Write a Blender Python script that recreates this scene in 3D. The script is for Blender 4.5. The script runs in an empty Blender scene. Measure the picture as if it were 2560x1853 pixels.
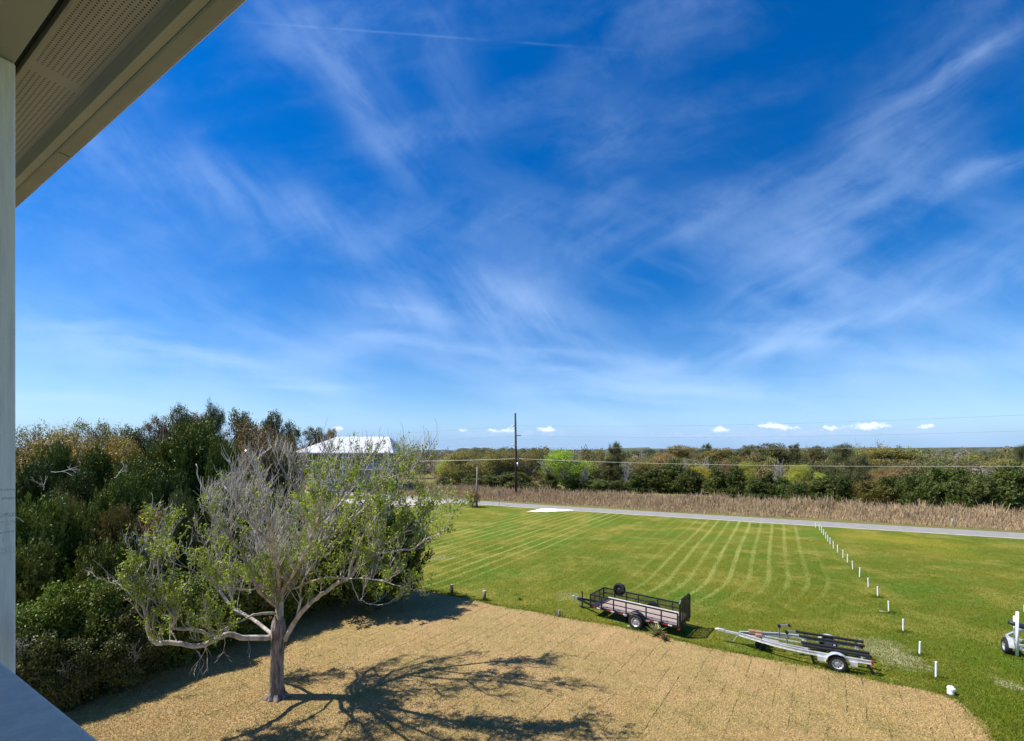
import bpy, bmesh, math, random
import numpy as np
from mathutils import Vector, Matrix, Euler

sc = bpy.context.scene
R = math.radians
H, F, CX, HY = 7.6, 1110.0, 1280.0, 1135.0      # eye height, focal length, principal column, horizon row

# ------------------------------------------------------------------ camera
cam_data = bpy.data.cameras.new('camera')
cam = bpy.data.objects.new('camera', cam_data)
sc.collection.objects.link(cam)
cam.location = (0, 0, H)
cam.rotation_euler = (R(90), 0, 0)
cam_data.sensor_fit = 'HORIZONTAL'
cam_data.sensor_width = 36
cam_data.lens = 36 * F / 2560
cam_data.shift_y = (HY - 926.5) / 2560
cam_data.clip_start = 0.05
cam_data.clip_end = 6000
sc.camera = cam
sc.view_settings.view_transform = 'Standard'
sc.view_settings.look = 'None'
sc.view_settings.exposure = 0.58
sc.view_settings.gamma = 1.0
sc.cycles.use_denoising = True
sc.cycles.max_bounces = 6
sc.cycles.sample_clamp_indirect = 3.0
sc.cycles.diffuse_bounces = 2
sc.cycles.transparent_max_bounces = 6

# ------------------------------------------------------------------ node helper
class NT:
    def __init__(s, nt):
        s.t = nt
        nt.nodes.clear()
    def n(s, typ, ins=None, **props):
        nd = s.t.nodes.new(typ)
        for k, v in props.items():
            setattr(nd, k, v)
        for k, v in (ins or {}).items():
            sock = nd.inputs[k]
            if isinstance(v, bpy.types.NodeSocket):
                s.t.links.new(v, sock)
            elif v is not None:
                sock.default_value = v
        return nd
    def m(s, op, a, b=None, c=None, clamp=False):
        nd = s.t.nodes.new('ShaderNodeMath'); nd.operation = op; nd.use_clamp = clamp
        for i, v in enumerate((a, b, c)):
            if v is None: continue
            if isinstance(v, bpy.types.NodeSocket): s.t.links.new(v, nd.inputs[i])
            else: nd.inputs[i].default_value = v
        return nd.outputs[0]
    def mix(s, f, a, b, blend='MIX'):
        nd = s.t.nodes.new('ShaderNodeMix'); nd.data_type = 'RGBA'; nd.blend_type = blend
        for i, v in ((0, f), (6, a), (7, b)):
            if isinstance(v, bpy.types.NodeSocket): s.t.links.new(v, nd.inputs[i])
            else:
                if i and len(v) == 3: v = (*v, 1)
                nd.inputs[i].default_value = v
        return nd.outputs[2]
    def noise(s, vec, scale, detail=3, rough=.55, dist=0):
        return s.n('ShaderNodeTexNoise', {'Vector': vec, 'Scale': scale, 'Detail': detail, 'Roughness': rough, 'Distortion': dist}).outputs[0]
    def ramp(s, f, lo, hi):
        nd = s.n('ShaderNodeMapRange', {0: f, 1: lo, 2: hi, 3: 0.0, 4: 1.0}); nd.interpolation_type = 'SMOOTHSTEP'
        return nd.outputs[0]
    def mapping(s, vec, loc=(0, 0, 0), rot=0, scale=(1, 1, 1), vt='TEXTURE'):
        return s.n('ShaderNodeMapping', {'Vector': vec, 'Location': loc, 'Rotation': (0, 0, rot), 'Scale': scale}, vector_type=vt).outputs[0]

# ------------------------------------------------------------------ world: sky, cirrus, low cumulus
SUN = Vector((-.70, .0, 1.0)).normalized()
world = bpy.data.worlds.new('World')
sc.world = world
world.use_nodes = True
W = NT(world.node_tree)
sky = W.n('ShaderNodeTexSky', sky_type='NISHITA')
sky.sun_disc = False
sky.sun_elevation = math.asin(SUN.z)
sky.sun_rotation = math.atan2(SUN.x, SUN.y)
sky.air_density = 1.0; sky.dust_density = 0.3; sky.ozone_density = 2.0
hs = W.n('ShaderNodeHueSaturation', {'Hue': .512, 'Saturation': 1.54, 'Value': 1.17, 'Fac': 1.0, 'Color': sky.outputs[0]})
tc = W.n('ShaderNodeTexCoord')
sx = W.n('ShaderNodeSeparateXYZ', {0: tc.outputs['Generated']})
yy = W.m('MAXIMUM', sx.outputs[1], 0.08)
gu = W.m('DIVIDE', sx.outputs[0], yy)
gv = W.m('DIVIDE', sx.outputs[2], yy)
gvec = W.n('ShaderNodeCombineXYZ', {0: gu, 1: gv, 2: 0.0}).outputs[0]
warp = W.n('ShaderNodeTexNoise', {'Vector': gvec, 'Scale': 2.2, 'Detail': 4.0, 'Roughness': .55})
wv = W.n('ShaderNodeVectorMath', {0: warp.outputs[1], 1: (-.5, -.5, -.5)}, operation='ADD').outputs[0]
wv = W.n('ShaderNodeVectorMath', {0: wv, 3: .10}, operation='SCALE').outputs[0]
gw = W.n('ShaderNodeVectorMath', {0: gvec, 1: wv}, operation='ADD').outputs[0]

def gauss(vec, px, py, ang, L, Wd, amp):
    p = W.mapping(vec, ((px - CX) / F, (HY - py) / F, 0), R(ang), (L / F, Wd / F, 1))
    q = W.n('ShaderNodeSeparateXYZ', {0: p})
    d = W.m('ADD', W.m('MULTIPLY', q.outputs[0], q.outputs[0]), W.m('MULTIPLY', q.outputs[1], q.outputs[1]))
    return W.m('MULTIPLY', W.m('EXPONENT', W.m('MULTIPLY', d, -1.0)), amp)
def gsum(vec, rows):
    acc = None
    for r in rows:
        g = gauss(vec, *r)
        acc = g if acc is None else W.m('ADD', acc, g)
    return acc
def streak(ang, sc_long, sc_short, seed, lo, hi):
    p = W.mapping(gw, (seed, seed * .7, 0), R(ang), (1 / sc_long, 1 / sc_short, 1))
    return W.ramp(W.noise(p, 1.0, 5, .52, .25), lo, hi)
grpA = gsum(gw, [(903, 236, -60, 230, 62, .62), (740, 80, -45, 170, 70, .34), (1130, 200, -72, 220, 70, .22),
                 (632, 508, -22, 380, 60, .36), (380, 430, -28, 300, 110, .30), (1300, 745, -26, 170, 38, 1.15), (1450, 850, -18, 170, 26, .7), (1230, 800, -40, 140, 26, .7),
                 (1040, 785, -12, 190, 40, .95), (900, 640, -30, 260, 60, .25)])
grpB = gsum(gw, [(2404, 158, 30, 150, 24, .75), (2440, 440, 16, 190, 28, .75), (2200, 395, 50, 380, 120, .60),
                 (2180, 795, 17, 360, 22, 1.15), (1990, 868, 3, 170, 12, .7), (1700, 905, 8, 220, 16, .6), (1975, 734, 45, 260, 120, .50), (1524, 395, 76, 210, 80, .26),
                 (1700, 564, 22, 280, 60, .38), (2370, 690, 20, 360, 80, .50), (1150, 560, 8, 380, 60, .30)])
grpC = gsum(gw, [(330, 880, -9, 380, 62, .80), (779, 962, 0, 120, 9, .75), (1540, 930, -6, 460, 42, 1.0), (1330, 905, -12, 150, 14, .9), (1700, 968, -3, 260, 12, .9), (1500, 990, -4, 300, 10, .6), (600, 905, -14, 260, 20, .7), (300, 845, -10, 240, 14, .6),
                 (1411, 968, -3, 260, 22, .55), (170, 995, -6, 190, 13, .75), (2258, 925, 8, 380, 45, .55),
                 (930, 850, 12, 220, 36, .55), (1920, 842, -9, 190, 34, .75), (1919, 1030, 0, 520, 22, .35),
                 (1230, 868, -3, 330, 14, .45)])
sA = streak(-50, 3.0, 15.0, 1.3, .30, .72)
sB = streak(30, 2.6, 15.0, 5.1, .30, .72)
sC = streak(-3, 2.4, 17.0, 9.7, .28, .70)
soft = W.ramp(W.noise(gw, 3.4, 6, .64, .3), .34, .68)
base_n = W.m('MULTIPLY', streak(14, 1.6, 6.0, 3.3, .36, .78), soft)
base_2 = W.m('MULTIPLY', streak(-20, 2.2, 8.0, 7.3, .38, .78), W.ramp(gv, .85, .05))
def body(g, st): return W.m('MULTIPLY', g, W.m('ADD', W.m('MULTIPLY', st, .72), W.m('MULTIPLY', soft, .30)))
cir = W.m('ADD', W.m('ADD', body(grpA, sA), body(grpB, sB)), W.m('MULTIPLY', body(grpC, sC), 1.35))
cir = W.m('MULTIPLY', cir, .80)
cir = W.m('ADD', cir, W.m('ADD', W.m('MULTIPLY', base_n, .26), W.m('MULTIPLY', base_2, .50)))
contr = gsum(gvec, [(1000, 84, -4.3, 400, 3.0, .20), (1003, 769, -7, 62, 6, .5), (2190, 505, 0, 1, 1, 0)])
cir = W.m('ADD', cir, W.m('MULTIPLY', contr, W.ramp(W.noise(gvec, 9.0, 2), .25, .7)))
cir = W.m('MULTIPLY', W.m('SUBTRACT', 1.0, W.m('EXPONENT', W.m('MULTIPLY', cir, -1.1))), 0.56, clamp=True)
# low cumulus row
gcu = W.n('ShaderNodeVectorMath', {0: gvec, 1: W.n('ShaderNodeVectorMath', {0: W.n('ShaderNodeVectorMath', {0: W.n('ShaderNodeTexNoise', {'Vector': gvec, 'Scale': 60.0, 'Detail': 3.0}).outputs[1], 1: (-.5, -.5, -.5)}, operation='ADD').outputs[0], 3: .016}, operation='SCALE').outputs[0]}, operation='ADD').outputs[0]
cum = gsum(gcu, [(842, 1073, 0, 20, 9, 1), (1156, 1076, 0, 16, 6, .9), (1238, 1077, 0, 26, 7, 1), (1275, 1077, 0, 16, 10, 1),
                  (1366, 1076, 0, 30, 9, 1), (1451, 1084, 0, 14, 5, .7), (1666, 1084, 0, 18, 6, .7), (1800, 1075, 0, 28, 10, 1),
                  (1925, 1064, 0, 42, 8, 1.1), (1983, 1070, 0, 30, 7, .8), (2071, 1071, 0, 28, 7, .9), (2176, 1066, 0, 58, 11, 1.1),
                  (2316, 1067, 0, 32, 7, 1), (2000, 1092, 0, 500, 10, .25)])
cn = W.noise(W.mapping(gvec, (0, 0, 0), 0, (1, .55, 1)), 42.0, 5, .65)
cumm = W.ramp(W.m('MULTIPLY', cum, W.m('ADD', W.m('MULTIPLY', cn, 2.0), -.28)), .26, .78)
cumm = W.m('MULTIPLY', cumm, W.ramp(gv, .0465, .0545))
hband = gauss(gvec, 1500, 1100, 0, 1500, 34, .55)
# low air: paler towards the horizon
low = W.m('POWER', W.m('SUBTRACT', 1.0, W.m('MINIMUM', W.m('MAXIMUM', sx.outputs[2], 0.0), 1.0)), 9.0)
c0 = W.mix(W.m('MULTIPLY', low, .80), hs.outputs[0], (1.25, 3.6, 7.9))
c1 = W.mix(cir, c0, (5.2, 7.0, 9.8))
c2 = W.mix(W.m('MULTIPLY', hband, .55), c1, (2.5, 3.9, 6.9))
bank = W.m('MULTIPLY', gsum(gcu, [(1240, 1083, 0, 110, 8, .8), (1370, 1083, 0, 60, 7, .8), (2010, 1078, 0, 210, 12, 1), (2300, 1080, 0, 90, 8, .7), (1700, 1086, 0, 120, 7, .6), (1860, 1092, 0, 160, 5, .6)]), W.ramp(cn, .30, .62))
c2 = W.mix(W.m('MULTIPLY', bank, .80, clamp=True), c2, (4.3, 5.6, 8.0))
c3 = W.mix(W.m('MULTIPLY', cumm, .85), c2, (8.4, 9.2, 10.2))
bg = W.n('ShaderNodeBackground', {0: c3, 1: .087})
wo = W.n('ShaderNodeOutputWorld', {0: bg.outputs[0]})

sun_d = bpy.data.lights.new('sun', 'SUN')
sun_d.energy = 5.0
sun_d.angle = R(.5)
sun_d.color = (1.0, .955, .87)
sun_o = bpy.data.objects.new('sun', sun_d)
sc.collection.objects.link(sun_o)
sun_o.rotation_euler = SUN.to_track_quat('Z', 'Y').to_euler()
sun_o.location = SUN * 60

# ------------------------------------------------------------------ placement helpers
def G(px, py, h=0.0):
    Y = (H - h) * F / (py - HY)
    return ((px - CX) * Y / F, Y)
def P(px, py, Y):
    return Vector(((px - CX) * Y / F, Y, H - (py - HY) * Y / F))

def tag(o, label=None, cat=None, group=None, kind=None):
    if label: o['label'] = label
    if cat: o['category'] = cat
    if group: o['group'] = group
    if kind: o['kind'] = kind
    return o
def empty(name, loc=(0, 0, 0), rz=0.0, **kw):
    o = bpy.data.objects.new(name, None)
    o.empty_display_size = .2
    sc.collection.objects.link(o)
    o.location = loc
    o.rotation_euler = (0, 0, rz)
    tag(o, **kw)
    return o
def link_mesh(name, me, mat, parent=None):
    o = bpy.data.objects.new(name, me)
    sc.collection.objects.link(o)
    if mat is not None and not me.materials:
        me.materials.append(mat)
    if parent is not None: o.parent = parent
    return o
def copy_tree(o, parent=None):
    c = o.copy()
    for k in ('label',):
        if parent is None and k in c: del c[k]
    sc.collection.objects.link(c)
    c.parent = parent
    for ch in list(o.children):
        copy_tree(ch, c)
    return c
def np_mesh(name, v, f, smooth=False):
    me = bpy.data.meshes.new(name)
    v = np.asarray(v, np.float32).reshape(-1, 3); f = np.asarray(f, np.int32)
    me.vertices.add(len(v)); me.vertices.foreach_set('co', v.ravel())
    k = f.shape[1]
    me.loops.add(f.size); me.loops.foreach_set('vertex_index', f.ravel())
    me.polygons.add(len(f))
    me.polygons.foreach_set('loop_start', np.arange(0, f.size, k, dtype=np.int32))
    me.polygons.foreach_set('loop_total', np.full(len(f), k, np.int32))
    if smooth: me.polygons.foreach_set('use_smooth', np.ones(len(f), bool))
    me.update(calc_edges=True)
    return me

class MB:
    def __init__(s): s.v = []; s.f = []
    def add(s, vs, fs):
        b = len(s.v); s.v += [tuple(v) for v in vs]; s.f += [tuple(i + b for i in f) for f in fs]
    def box(s, c, d, rz=0.0, M=None):
        x, y, z = d[0] / 2, d[1] / 2, d[2] / 2
        vs = [Vector((a, b, e)) for a in (-x, x) for b in (-y, y) for e in (-z, z)]
        Mx = M if M is not None else Matrix.Rotation(rz, 3, 'Z')
        vs = [Mx @ v + Vector(c) for v in vs]
        s.add(vs, [(0, 1, 3, 2), (4, 6, 7, 5), (0, 4, 5, 1), (2, 3, 7, 6), (0, 2, 6, 4), (1, 5, 7, 3)])
    def bar(s, p, q, w, h=None):
        p, q = Vector(p), Vector(q); h = w if h is None else h
        d = q - p; L = d.length
        if L < 1e-6: return
        x = d / L
        up = Vector((0, 0, 1)) if abs(x.z) < .95 else Vector((0, 1, 0))
        y = up.cross(x).normalized(); z = x.cross(y)
        M = Matrix((x, y, z)).transposed()
        s.box((p + q) / 2, (L, w, h), M=M)
    def tube(s, pts, rad, n=6, cap=True):
        pts = [Vector(p) for p in pts]
        if not hasattr(rad, '__len__'): rad = [rad] * len(pts)
        b = len(s.v); prev = None
        for i, p in enumerate(pts):
            t = (pts[min(i + 1, len(pts) - 1)] - pts[max(i - 1, 0)]).normalized()
            if prev is None:
                a = t.cross(Vector((0, 0, 1)) if abs(t.z) < .9 else Vector((1, 0, 0))).normalized()
            else:
                a = prev - t * prev.dot(t)
                a = a.normalized() if a.length > 1e-6 else t.orthogonal().normalized()
            prev = a; c = t.cross(a)
            for k in range(n):
                th = 2 * math.pi * k / n
                s.v.append(tuple(p + (a * math.cos(th) + c * math.sin(th)) * rad[i]))
        for i in range(len(pts) - 1):
            for k in range(n):
                k2 = (k + 1) % n
                s.f.append((b + i * n + k, b + i * n + k2, b + (i + 1) * n + k2, b + (i + 1) * n + k))
        if cap:
            s.f.append(tuple(b + k for k in range(n))[::-1])
            s.f.append(tuple(b + (len(pts) - 1) * n + k for k in range(n)))
    def lathe(s, c, axis, prof, n=28):
        ax = Vector(axis).normalized(); a = ax.orthogonal().normalized(); e = ax.cross(a)
        b = len(s.v)
        for (r, h) in prof:
            for k in range(n):
                th = 2 * math.pi * k / n
                s.v.append(tuple(Vector(c) + ax * h + (a * math.cos(th) + e * math.sin(th)) * r))
        for i in range(len(prof) - 1):
            for k in range(n):
                k2 = (k + 1) % n
                s.f.append((b + i * n + k, b + i * n + k2, b + (i + 1) * n + k2, b + (i + 1) * n + k))
    def build(s, name, mat, parent=None, smooth=False, bevel=0):
        me = bpy.data.meshes.new(name)
        me.from_pydata(s.v, [], s.f)
        if smooth:
            me.polygons.foreach_set('use_smooth', [True] * len(me.polygons))
        me.update()
        o = link_mesh(name, me, mat, parent)
        if bevel:
            md = o.modifiers.new('bevel', 'BEVEL'); md.width = bevel; md.segments = 2; md.limit_method = 'ANGLE'
        return o

# ------------------------------------------------------------------ materials
def mat(name, col, rough=.6, metal=0.0, var=.15, vscale=6.0, bump=0.0, bscale=40.0, spec=.4, col2=None, stretch=(1, 1, 1), coat=0):
    m = bpy.data.materials.new(name); m.use_nodes = True
    T = NT(m.node_tree)
    co = T.n('ShaderNodeTexCoord').outputs['Object']
    co = T.mapping(co, scale=stretch)
    nz = T.noise(co, vscale, 5, .6)
    c2 = col2 or tuple(max(0, c * (1 - var * 2)) for c in col)
    c = T.mix(T.ramp(nz, .3, .7), (*col, 1), (*c2, 1))
    ins = {'Base Color': c, 'Roughness': rough, 'Metallic': metal, 'Specular IOR Level': spec}
    if bump:
        b = T.n('ShaderNodeBump', {'Strength': bump, 'Distance': .01, 'Height': T.noise(co, bscale, 4, .65)})
        ins['Normal'] = b.outputs[0]
    p = T.n('ShaderNodeBsdfPrincipled', ins)
    T.n('ShaderNodeOutputMaterial', {0: p.outputs[0]})
    return m

def foliage(name, ca, cb, cc=None, transl=.35, rough=.55, spec=.3):
    transl *= .6
    m = bpy.data.materials.new(name); m.use_nodes = True
    T = NT(m.node_tree)
    geo = T.n('ShaderNodeNewGeometry')
    oi = T.n('ShaderNodeObjectInfo')
    co = T.n('ShaderNodeTexCoord').outputs['Object']
    c = T.mix(geo.outputs['Random Per Island'], (*ca, 1), (*cb, 1))
    nz = T.ramp(T.noise(co, 1.1, 3, .6), .42, .68)
    c = T.mix(T.m('MULTIPLY', nz, .7), c, (*(cc or cb), 1))
    hv = T.n('ShaderNodeHueSaturation', {'Hue': T.m('ADD', .488, T.m('MULTIPLY', oi.outputs['Random'], .024)), 'Saturation': 1.0,
                                         'Value': T.m('ADD', .82, T.m('MULTIPLY', oi.outputs['Random'], .36)), 'Fac': 1.0, 'Color': c})
    p = T.n('ShaderNodeBsdfPrincipled', {'Base Color': hv.outputs[0], 'Roughness': rough, 'Specular IOR Level': spec})
    tr = T.n('ShaderNodeBsdfTranslucent', {0: hv.outputs[0]})
    mx = T.n('ShaderNodeMixShader', {0: transl, 1: p.outputs[0], 2: tr.outputs[0]})
    T.n('ShaderNodeOutputMaterial', {0: mx.outputs[0]})
    return m

M = {}
M['cedar'] = foliage('cedar_foliage', (.075, .105, .010), (.135, .170, .018), (.185, .190, .030), .12)
M['cedar_far'] = foliage('cedar_row_foliage', (.060, .085, .016), (.105, .135, .024), (.145, .160, .032), .12)
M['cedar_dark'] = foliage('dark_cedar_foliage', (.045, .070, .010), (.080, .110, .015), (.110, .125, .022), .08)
M['cedar_bronze'] = foliage('bronze_cedar_foliage', (0.110, 0.088, 0.022), (0.182, 0.138, 0.032), (0.110, 0.116, 0.023), .25)
M['shrub'] = foliage('shrub_leaves', (0.099, 0.154, 0.013), (0.187, 0.253, 0.026), (0.077, 0.094, 0.015), .35, .5, .25)
M['thicket'] = foliage('thicket_leaves', (0.055, 0.070, 0.012), (0.110, 0.120, 0.020), (0.135, 0.110, 0.028), .3, .45, .4)
M['olive'] = foliage('olive_bud_foliage', (0.184, 0.167, 0.035), (0.287, 0.253, 0.056), (0.218, 0.161, 0.050), .35)
M['ochre'] = foliage('ochre_bud_foliage', (0.300, 0.222, 0.038), (0.408, 0.312, 0.059), (0.216, 0.180, 0.042), .35)
M['russet'] = foliage('russet_bud_foliage', (0.218, 0.138, 0.053), (0.322, 0.213, 0.078), (0.172, 0.149, 0.047), .3)
M['oak'] = foliage('oak_foliage', (0.061, 0.068, 0.018), (0.127, 0.127, 0.032), (0.176, 0.127, 0.048), .25)
M['pine'] = foliage('pine_needles', (0.061, 0.077, 0.025), (0.110, 0.121, 0.035), (0.121, 0.094, 0.035), .25)
M['lime'] = foliage('lime_leaves', (0.231, 0.347, 0.026), (0.357, 0.473, 0.044), (0.189, 0.263, 0.029), .45)
M['yellow'] = foliage('yellow_leaves', (0.506, 0.462, 0.031), (0.605, 0.550, 0.054), (0.396, 0.407, 0.038), .45)
M['limey'] = foliage('yellow_green_leaves', (0.330, 0.363, 0.038), (0.462, 0.462, 0.054), (0.242, 0.286, 0.046), .45)
M['dry'] = foliage('dry_brush', (.20, .13, .075), (.30, .20, .12), (.12, .085, .05), .25, .8, .1)
M['newleaf'] = foliage('new_leaves', (.24, .36, .025), (.42, .52, .045), (.18, .28, .025), .45, .6, .15)
M['bark'] = mat('bark_grey', (.56, .51, .44), .85, var=.32, vscale=5, bump=.9, bscale=22, stretch=(1, 1, 4), col2=(.22, .18, .15))
M['trunkbark'] = mat('bark_furrowed', (.33, .27, .235), .9, vscale=13, bump=1.0, bscale=22, stretch=(1, 1, 6), col2=(.08, .058, .05))
M['twig'] = mat('twig_grey', (.56, .52, .46), .85, vscale=3, col2=(.30, .27, .23))
M['twigbrown'] = mat('twig_brown', (.17, .125, .09), .9, vscale=3)
M['palebark'] = mat('pale_bark', (.45, .41, .36), .85, vscale=3)

# ------------------------------------------------------------------ foliage geometry
def leaf_quads(c, a, s, l, w):
    """rhombic leaves: centres c, axis a, side s, half length l, half width w"""
    l = np.asarray(l).reshape(-1, 1); w = np.asarray(w).reshape(-1, 1)
    v = np.stack([c - a * l, c + s * w - a * l * .1, c + a * l, c - s * w - a * l * .1], 1).reshape(-1, 3)
    f = np.arange(len(v)).reshape(-1, 4)
    return v, f
def nrm(a):
    return a / np.maximum(np.linalg.norm(a, axis=-1, keepdims=True), 1e-6)
def shell(rng, n, shape, r_in=.55, K=22):
    """points on the boughs of a lumpy unit crown: shape 'round' 'cone' 'flat' 'dome'"""
    if shape == 'cone':
        h = rng.uniform(-1, .86, K * 2); th = rng.uniform(0, 6.283, K * 2)
        env = np.clip((1 - (h * .5 + .5)) ** .55, .12, 1) * .78
        cen = np.stack([np.cos(th) * env * rng.uniform(.45, 1, K * 2), np.sin(th) * env * rng.uniform(.45, 1, K * 2), h], 1)
        rad = .10 + .26 * env * rng.uniform(.6, 1.25, K * 2)
        cen = np.concatenate([cen, [[0, 0, .9], [0, 0, .6], [0, 0, .2], [0, 0, -.3]]]); rad = np.concatenate([rad, [.07, .14, .25, .35]])
    else:
        d0 = nrm(rng.normal(size=(K, 3)) * np.array([1, 1, .95]) + np.array([0, 0, .12]))
        rad = rng.uniform(.20, .42, K)
        cen = d0 * (1.0 - rad * .85)[:, None] * rng.uniform(.55, 1.06, K)[:, None]
        if shape == 'flat': cen[:, 2] *= .8
        if shape == 'dome': cen[:, 2] = np.abs(cen[:, 2]) * 1.05 - .25 * (rng.uniform(size=K) < .5)
        cen = np.concatenate([cen, [[0, 0, 0], [0, 0, -.45]]]); rad = np.concatenate([rad, [.45, .45]])
    w = rad ** 2; k = rng.choice(len(rad), n, p=w / w.sum())
    d = nrm(rng.normal(size=(n, 3)) + np.array([0, 0, .18]))
    p = cen[k] + d * (rad[k] * rng.uniform(r_in, 1, n) ** .6)[:, None] * np.array([1.1, 1.1, .8])
    d = nrm(d + cen[k] * .5)
    return p, d
def crown_mesh(name, seed, shape='round', clumps=900, leaves=28, cr=.10, ll=.020, lw=.010, kind='leaf', zs=1.0, r_in=.45, K=22):
    """unit crown: radius 1 in plan, -1..1 in height (scaled later); sizes in crown radii"""
    rng = np.random.default_rng(seed)
    p, d = shell(rng, clumps, shape, r_in, K)
    out = nrm(p * np.array([1, 1, .6]) * .6 + d * .6 + np.array([0, 0, .15]))
    n = clumps * leaves
    C = np.repeat(p, leaves, 0); O = np.repeat(out, leaves, 0)
    if kind == 'frond':
        ax = nrm(out + rng.normal(0, .45, out.shape) + np.array([0, 0, .30]))
        A = np.repeat(ax, leaves, 0)
        side = nrm(np.cross(A, rng.normal(size=(n, 3)) * .3 + np.array([0, 0, 1])))
        t = rng.uniform(-.6, 1.2, n)[:, None]
        sd = (rng.uniform(-1, 1, n)[:, None]) * (1.15 - np.clip(t, -.2, 1)) * .55
        c = C + A * t * cr + side * sd * cr + rng.normal(0, cr * .10, (n, 3))
        a = nrm(A * .8 + side * np.sign(sd) * .75 + rng.normal(0, .25, (n, 3)))
        s = nrm(np.cross(a, nrm(O + rng.normal(0, .5, (n, 3)))))
    else:
        g = rng.normal(0, 1, (n, 3)) * np.array([1, 1, .62]) * cr * .6
        c = C + g
        nn = nrm(O * .6 + rng.normal(0, .7, (n, 3)) + np.array([0, 0, .5]))
        a = nrm(np.cross(nn, rng.normal(size=(n, 3))))
        s = np.cross(nn, a)
    sz = rng.uniform(.6, 1.35, n)
    v, f = leaf_quads(c, a, s, ll * sz, lw * sz)
    rxy = np.percentile(np.hypot(v[:, 0], v[:, 1]), 97.5)
    z0, z1 = np.percentile(v[:, 2], .6), np.percentile(v[:, 2], 99.7)
    v[:, :2] /= rxy
    v[:, 2] = (v[:, 2] - z0) / (z1 - z0) * 2 - 1
    return np_mesh(name, v, f)

class Twig:
    """collects tapered three-sided twigs as arrays"""
    def __init__(s): s.seg = []
    def line(s, pts, r0, r1):
        k = len(pts) - 1
        for i in range(k):
            a = r0 + (r1 - r0) * i / k; b = r0 + (r1 - r0) * (i + 1) / k
            s.seg.append((*pts[i], *pts[i + 1], a, b))
    def arrays(s, n=3):
        A = np.array(s.seg, float)
        p, q, ra, rb = A[:, 0:3], A[:, 3:6], A[:, 6:7], A[:, 7:8]
        t = nrm(q - p)
        ref = np.where(np.abs(t[:, 2:3]) < .9, np.array([[0, 0, 1.]]), np.array([[1., 0, 0]]))
        a = nrm(np.cross(t, ref)); b = np.cross(t, a)
        vs = []
        q2 = q + t * rb
        for (c, r) in ((p, ra), (q2, rb)):
            for k in range(n):
                th = 2 * np.pi * k / n
                vs.append(c + (a * np.cos(th) + b * np.sin(th)) * r)
        v = np.stack(vs, 1).reshape(-1, 3)
        base = (np.arange(len(A)) * 2 * n)[:, None]
        fs = []
        for k in range(n):
            k2 = (k + 1) % n
            fs.append(base + np.array([[k, k2, n + k2, n + k]]))
        return v, np.concatenate(fs, 0)

def grow(tw, rng, p, d, L, r, depth, up=.25, wob=.28, split=(5, 4, 4), tips=None, lenf=(.55, .5, .45), zcap=None):
    """recursive twiggy branch"""
    n = 5 if depth < 2 else 3
    pts = [np.array(p, float)]; dirs = []
    d = nrm(np.array(d, float))
    if zcap is not None:      # the crown's real outline: low on the left, slanting up to the middle
        yy_ = p[1] + 13.85; pu = CX + F * (p[0] - 7.36) / yy_; pv = HY - F * (p[2] - H) / yy_
        if pv < 1260 and pu < 505 + (1260 - pv) * .80 + rng.uniform(-25, 15): return
        if depth < 2 and pv < 1330 and rng.uniform() < .06: return
    if zcap is not None and (p[2] > zcap - .35 * rng.uniform(0, 1) or (p[0] - 7.36) / (p[1] + 13.85) < -.895 + .02 * rng.uniform()): return
    for i in range(n):
        d = nrm(d + rng.normal(0, wob, 3) + np.array([0, 0, up * .5]))
        pts.append(pts[-1] + d * L / n); dirs.append(d)
    tw.line(pts, r, r * .45)
    if depth >= len(split):
        if tips is not None: tips.append((pts[-1], d, L))
        return
    for k in range(split[depth]):
        t = rng.uniform(.25, 1.0) * n
        i = min(int(t), n - 1)
        q = pts[i] + (pts[i + 1] - pts[i]) * (t - i)
        sd = nrm(np.cross(dirs[i], rng.normal(size=3)))
        nd = nrm(dirs[i] * .75 + sd * rng.uniform(.5, 1.0) + np.array([0, 0, up]))
        grow(tw, rng, q, nd, L * lenf[depth] * rng.uniform(.7, 1.25), max(r * .6, .0068 if zcap else .0055), depth + 1, up, wob, split, tips, lenf, zcap)

def bare_mesh(name, seed, spread=.9, up=.35, r=.03, split=(6, 5, 4), n0=9):
    """unit bare tree, about 1 tall"""
    rng = np.random.default_rng(seed); tw = Twig()
    for k in range(n0):
        th = rng.uniform(0, 2 * np.pi)
        d = (math.cos(th) * spread * rng.uniform(.3, 1), math.sin(th) * spread * rng.uniform(.3, 1), 1)
        grow(tw, rng, (0, 0, rng.uniform(.05, .3)), d, rng.uniform(.5, .75), r * .6, 0, up, .2, split)
    v, f = tw.arrays()
    z = v[:, 2].max(); v = v / z
    return np_mesh(name, v, f)
def trunk_mesh(name, seed, limbs=6, top=.8, r=.03, spread=.5):
    rng = random.Random(seed); mb = MB()
    mb.tube([(0, 0, -.02), (.01, 0, .15), (-.01, .015, .4), (0, 0, .62)], [r * 1.25, r, r * .8, r * .5], 8)
    for k in range(limbs):
        th = rng.uniform(0, 6.28); z0 = rng.uniform(.15, .5); L = rng.uniform(.3, 1) * spread
        mb.tube([(0, 0, z0), (math.cos(th) * L * .5, math.sin(th) * L * .5, z0 + .14), (math.cos(th) * L, math.sin(th) * L, min(top, z0 + rng.uniform(.22, .4)))],
                [r * .55, r * .35, r * .12], 5)
    me = bpy.data.meshes.new(name); me.from_pydata(mb.v, [], mb.f); me.update()
    return me

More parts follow.
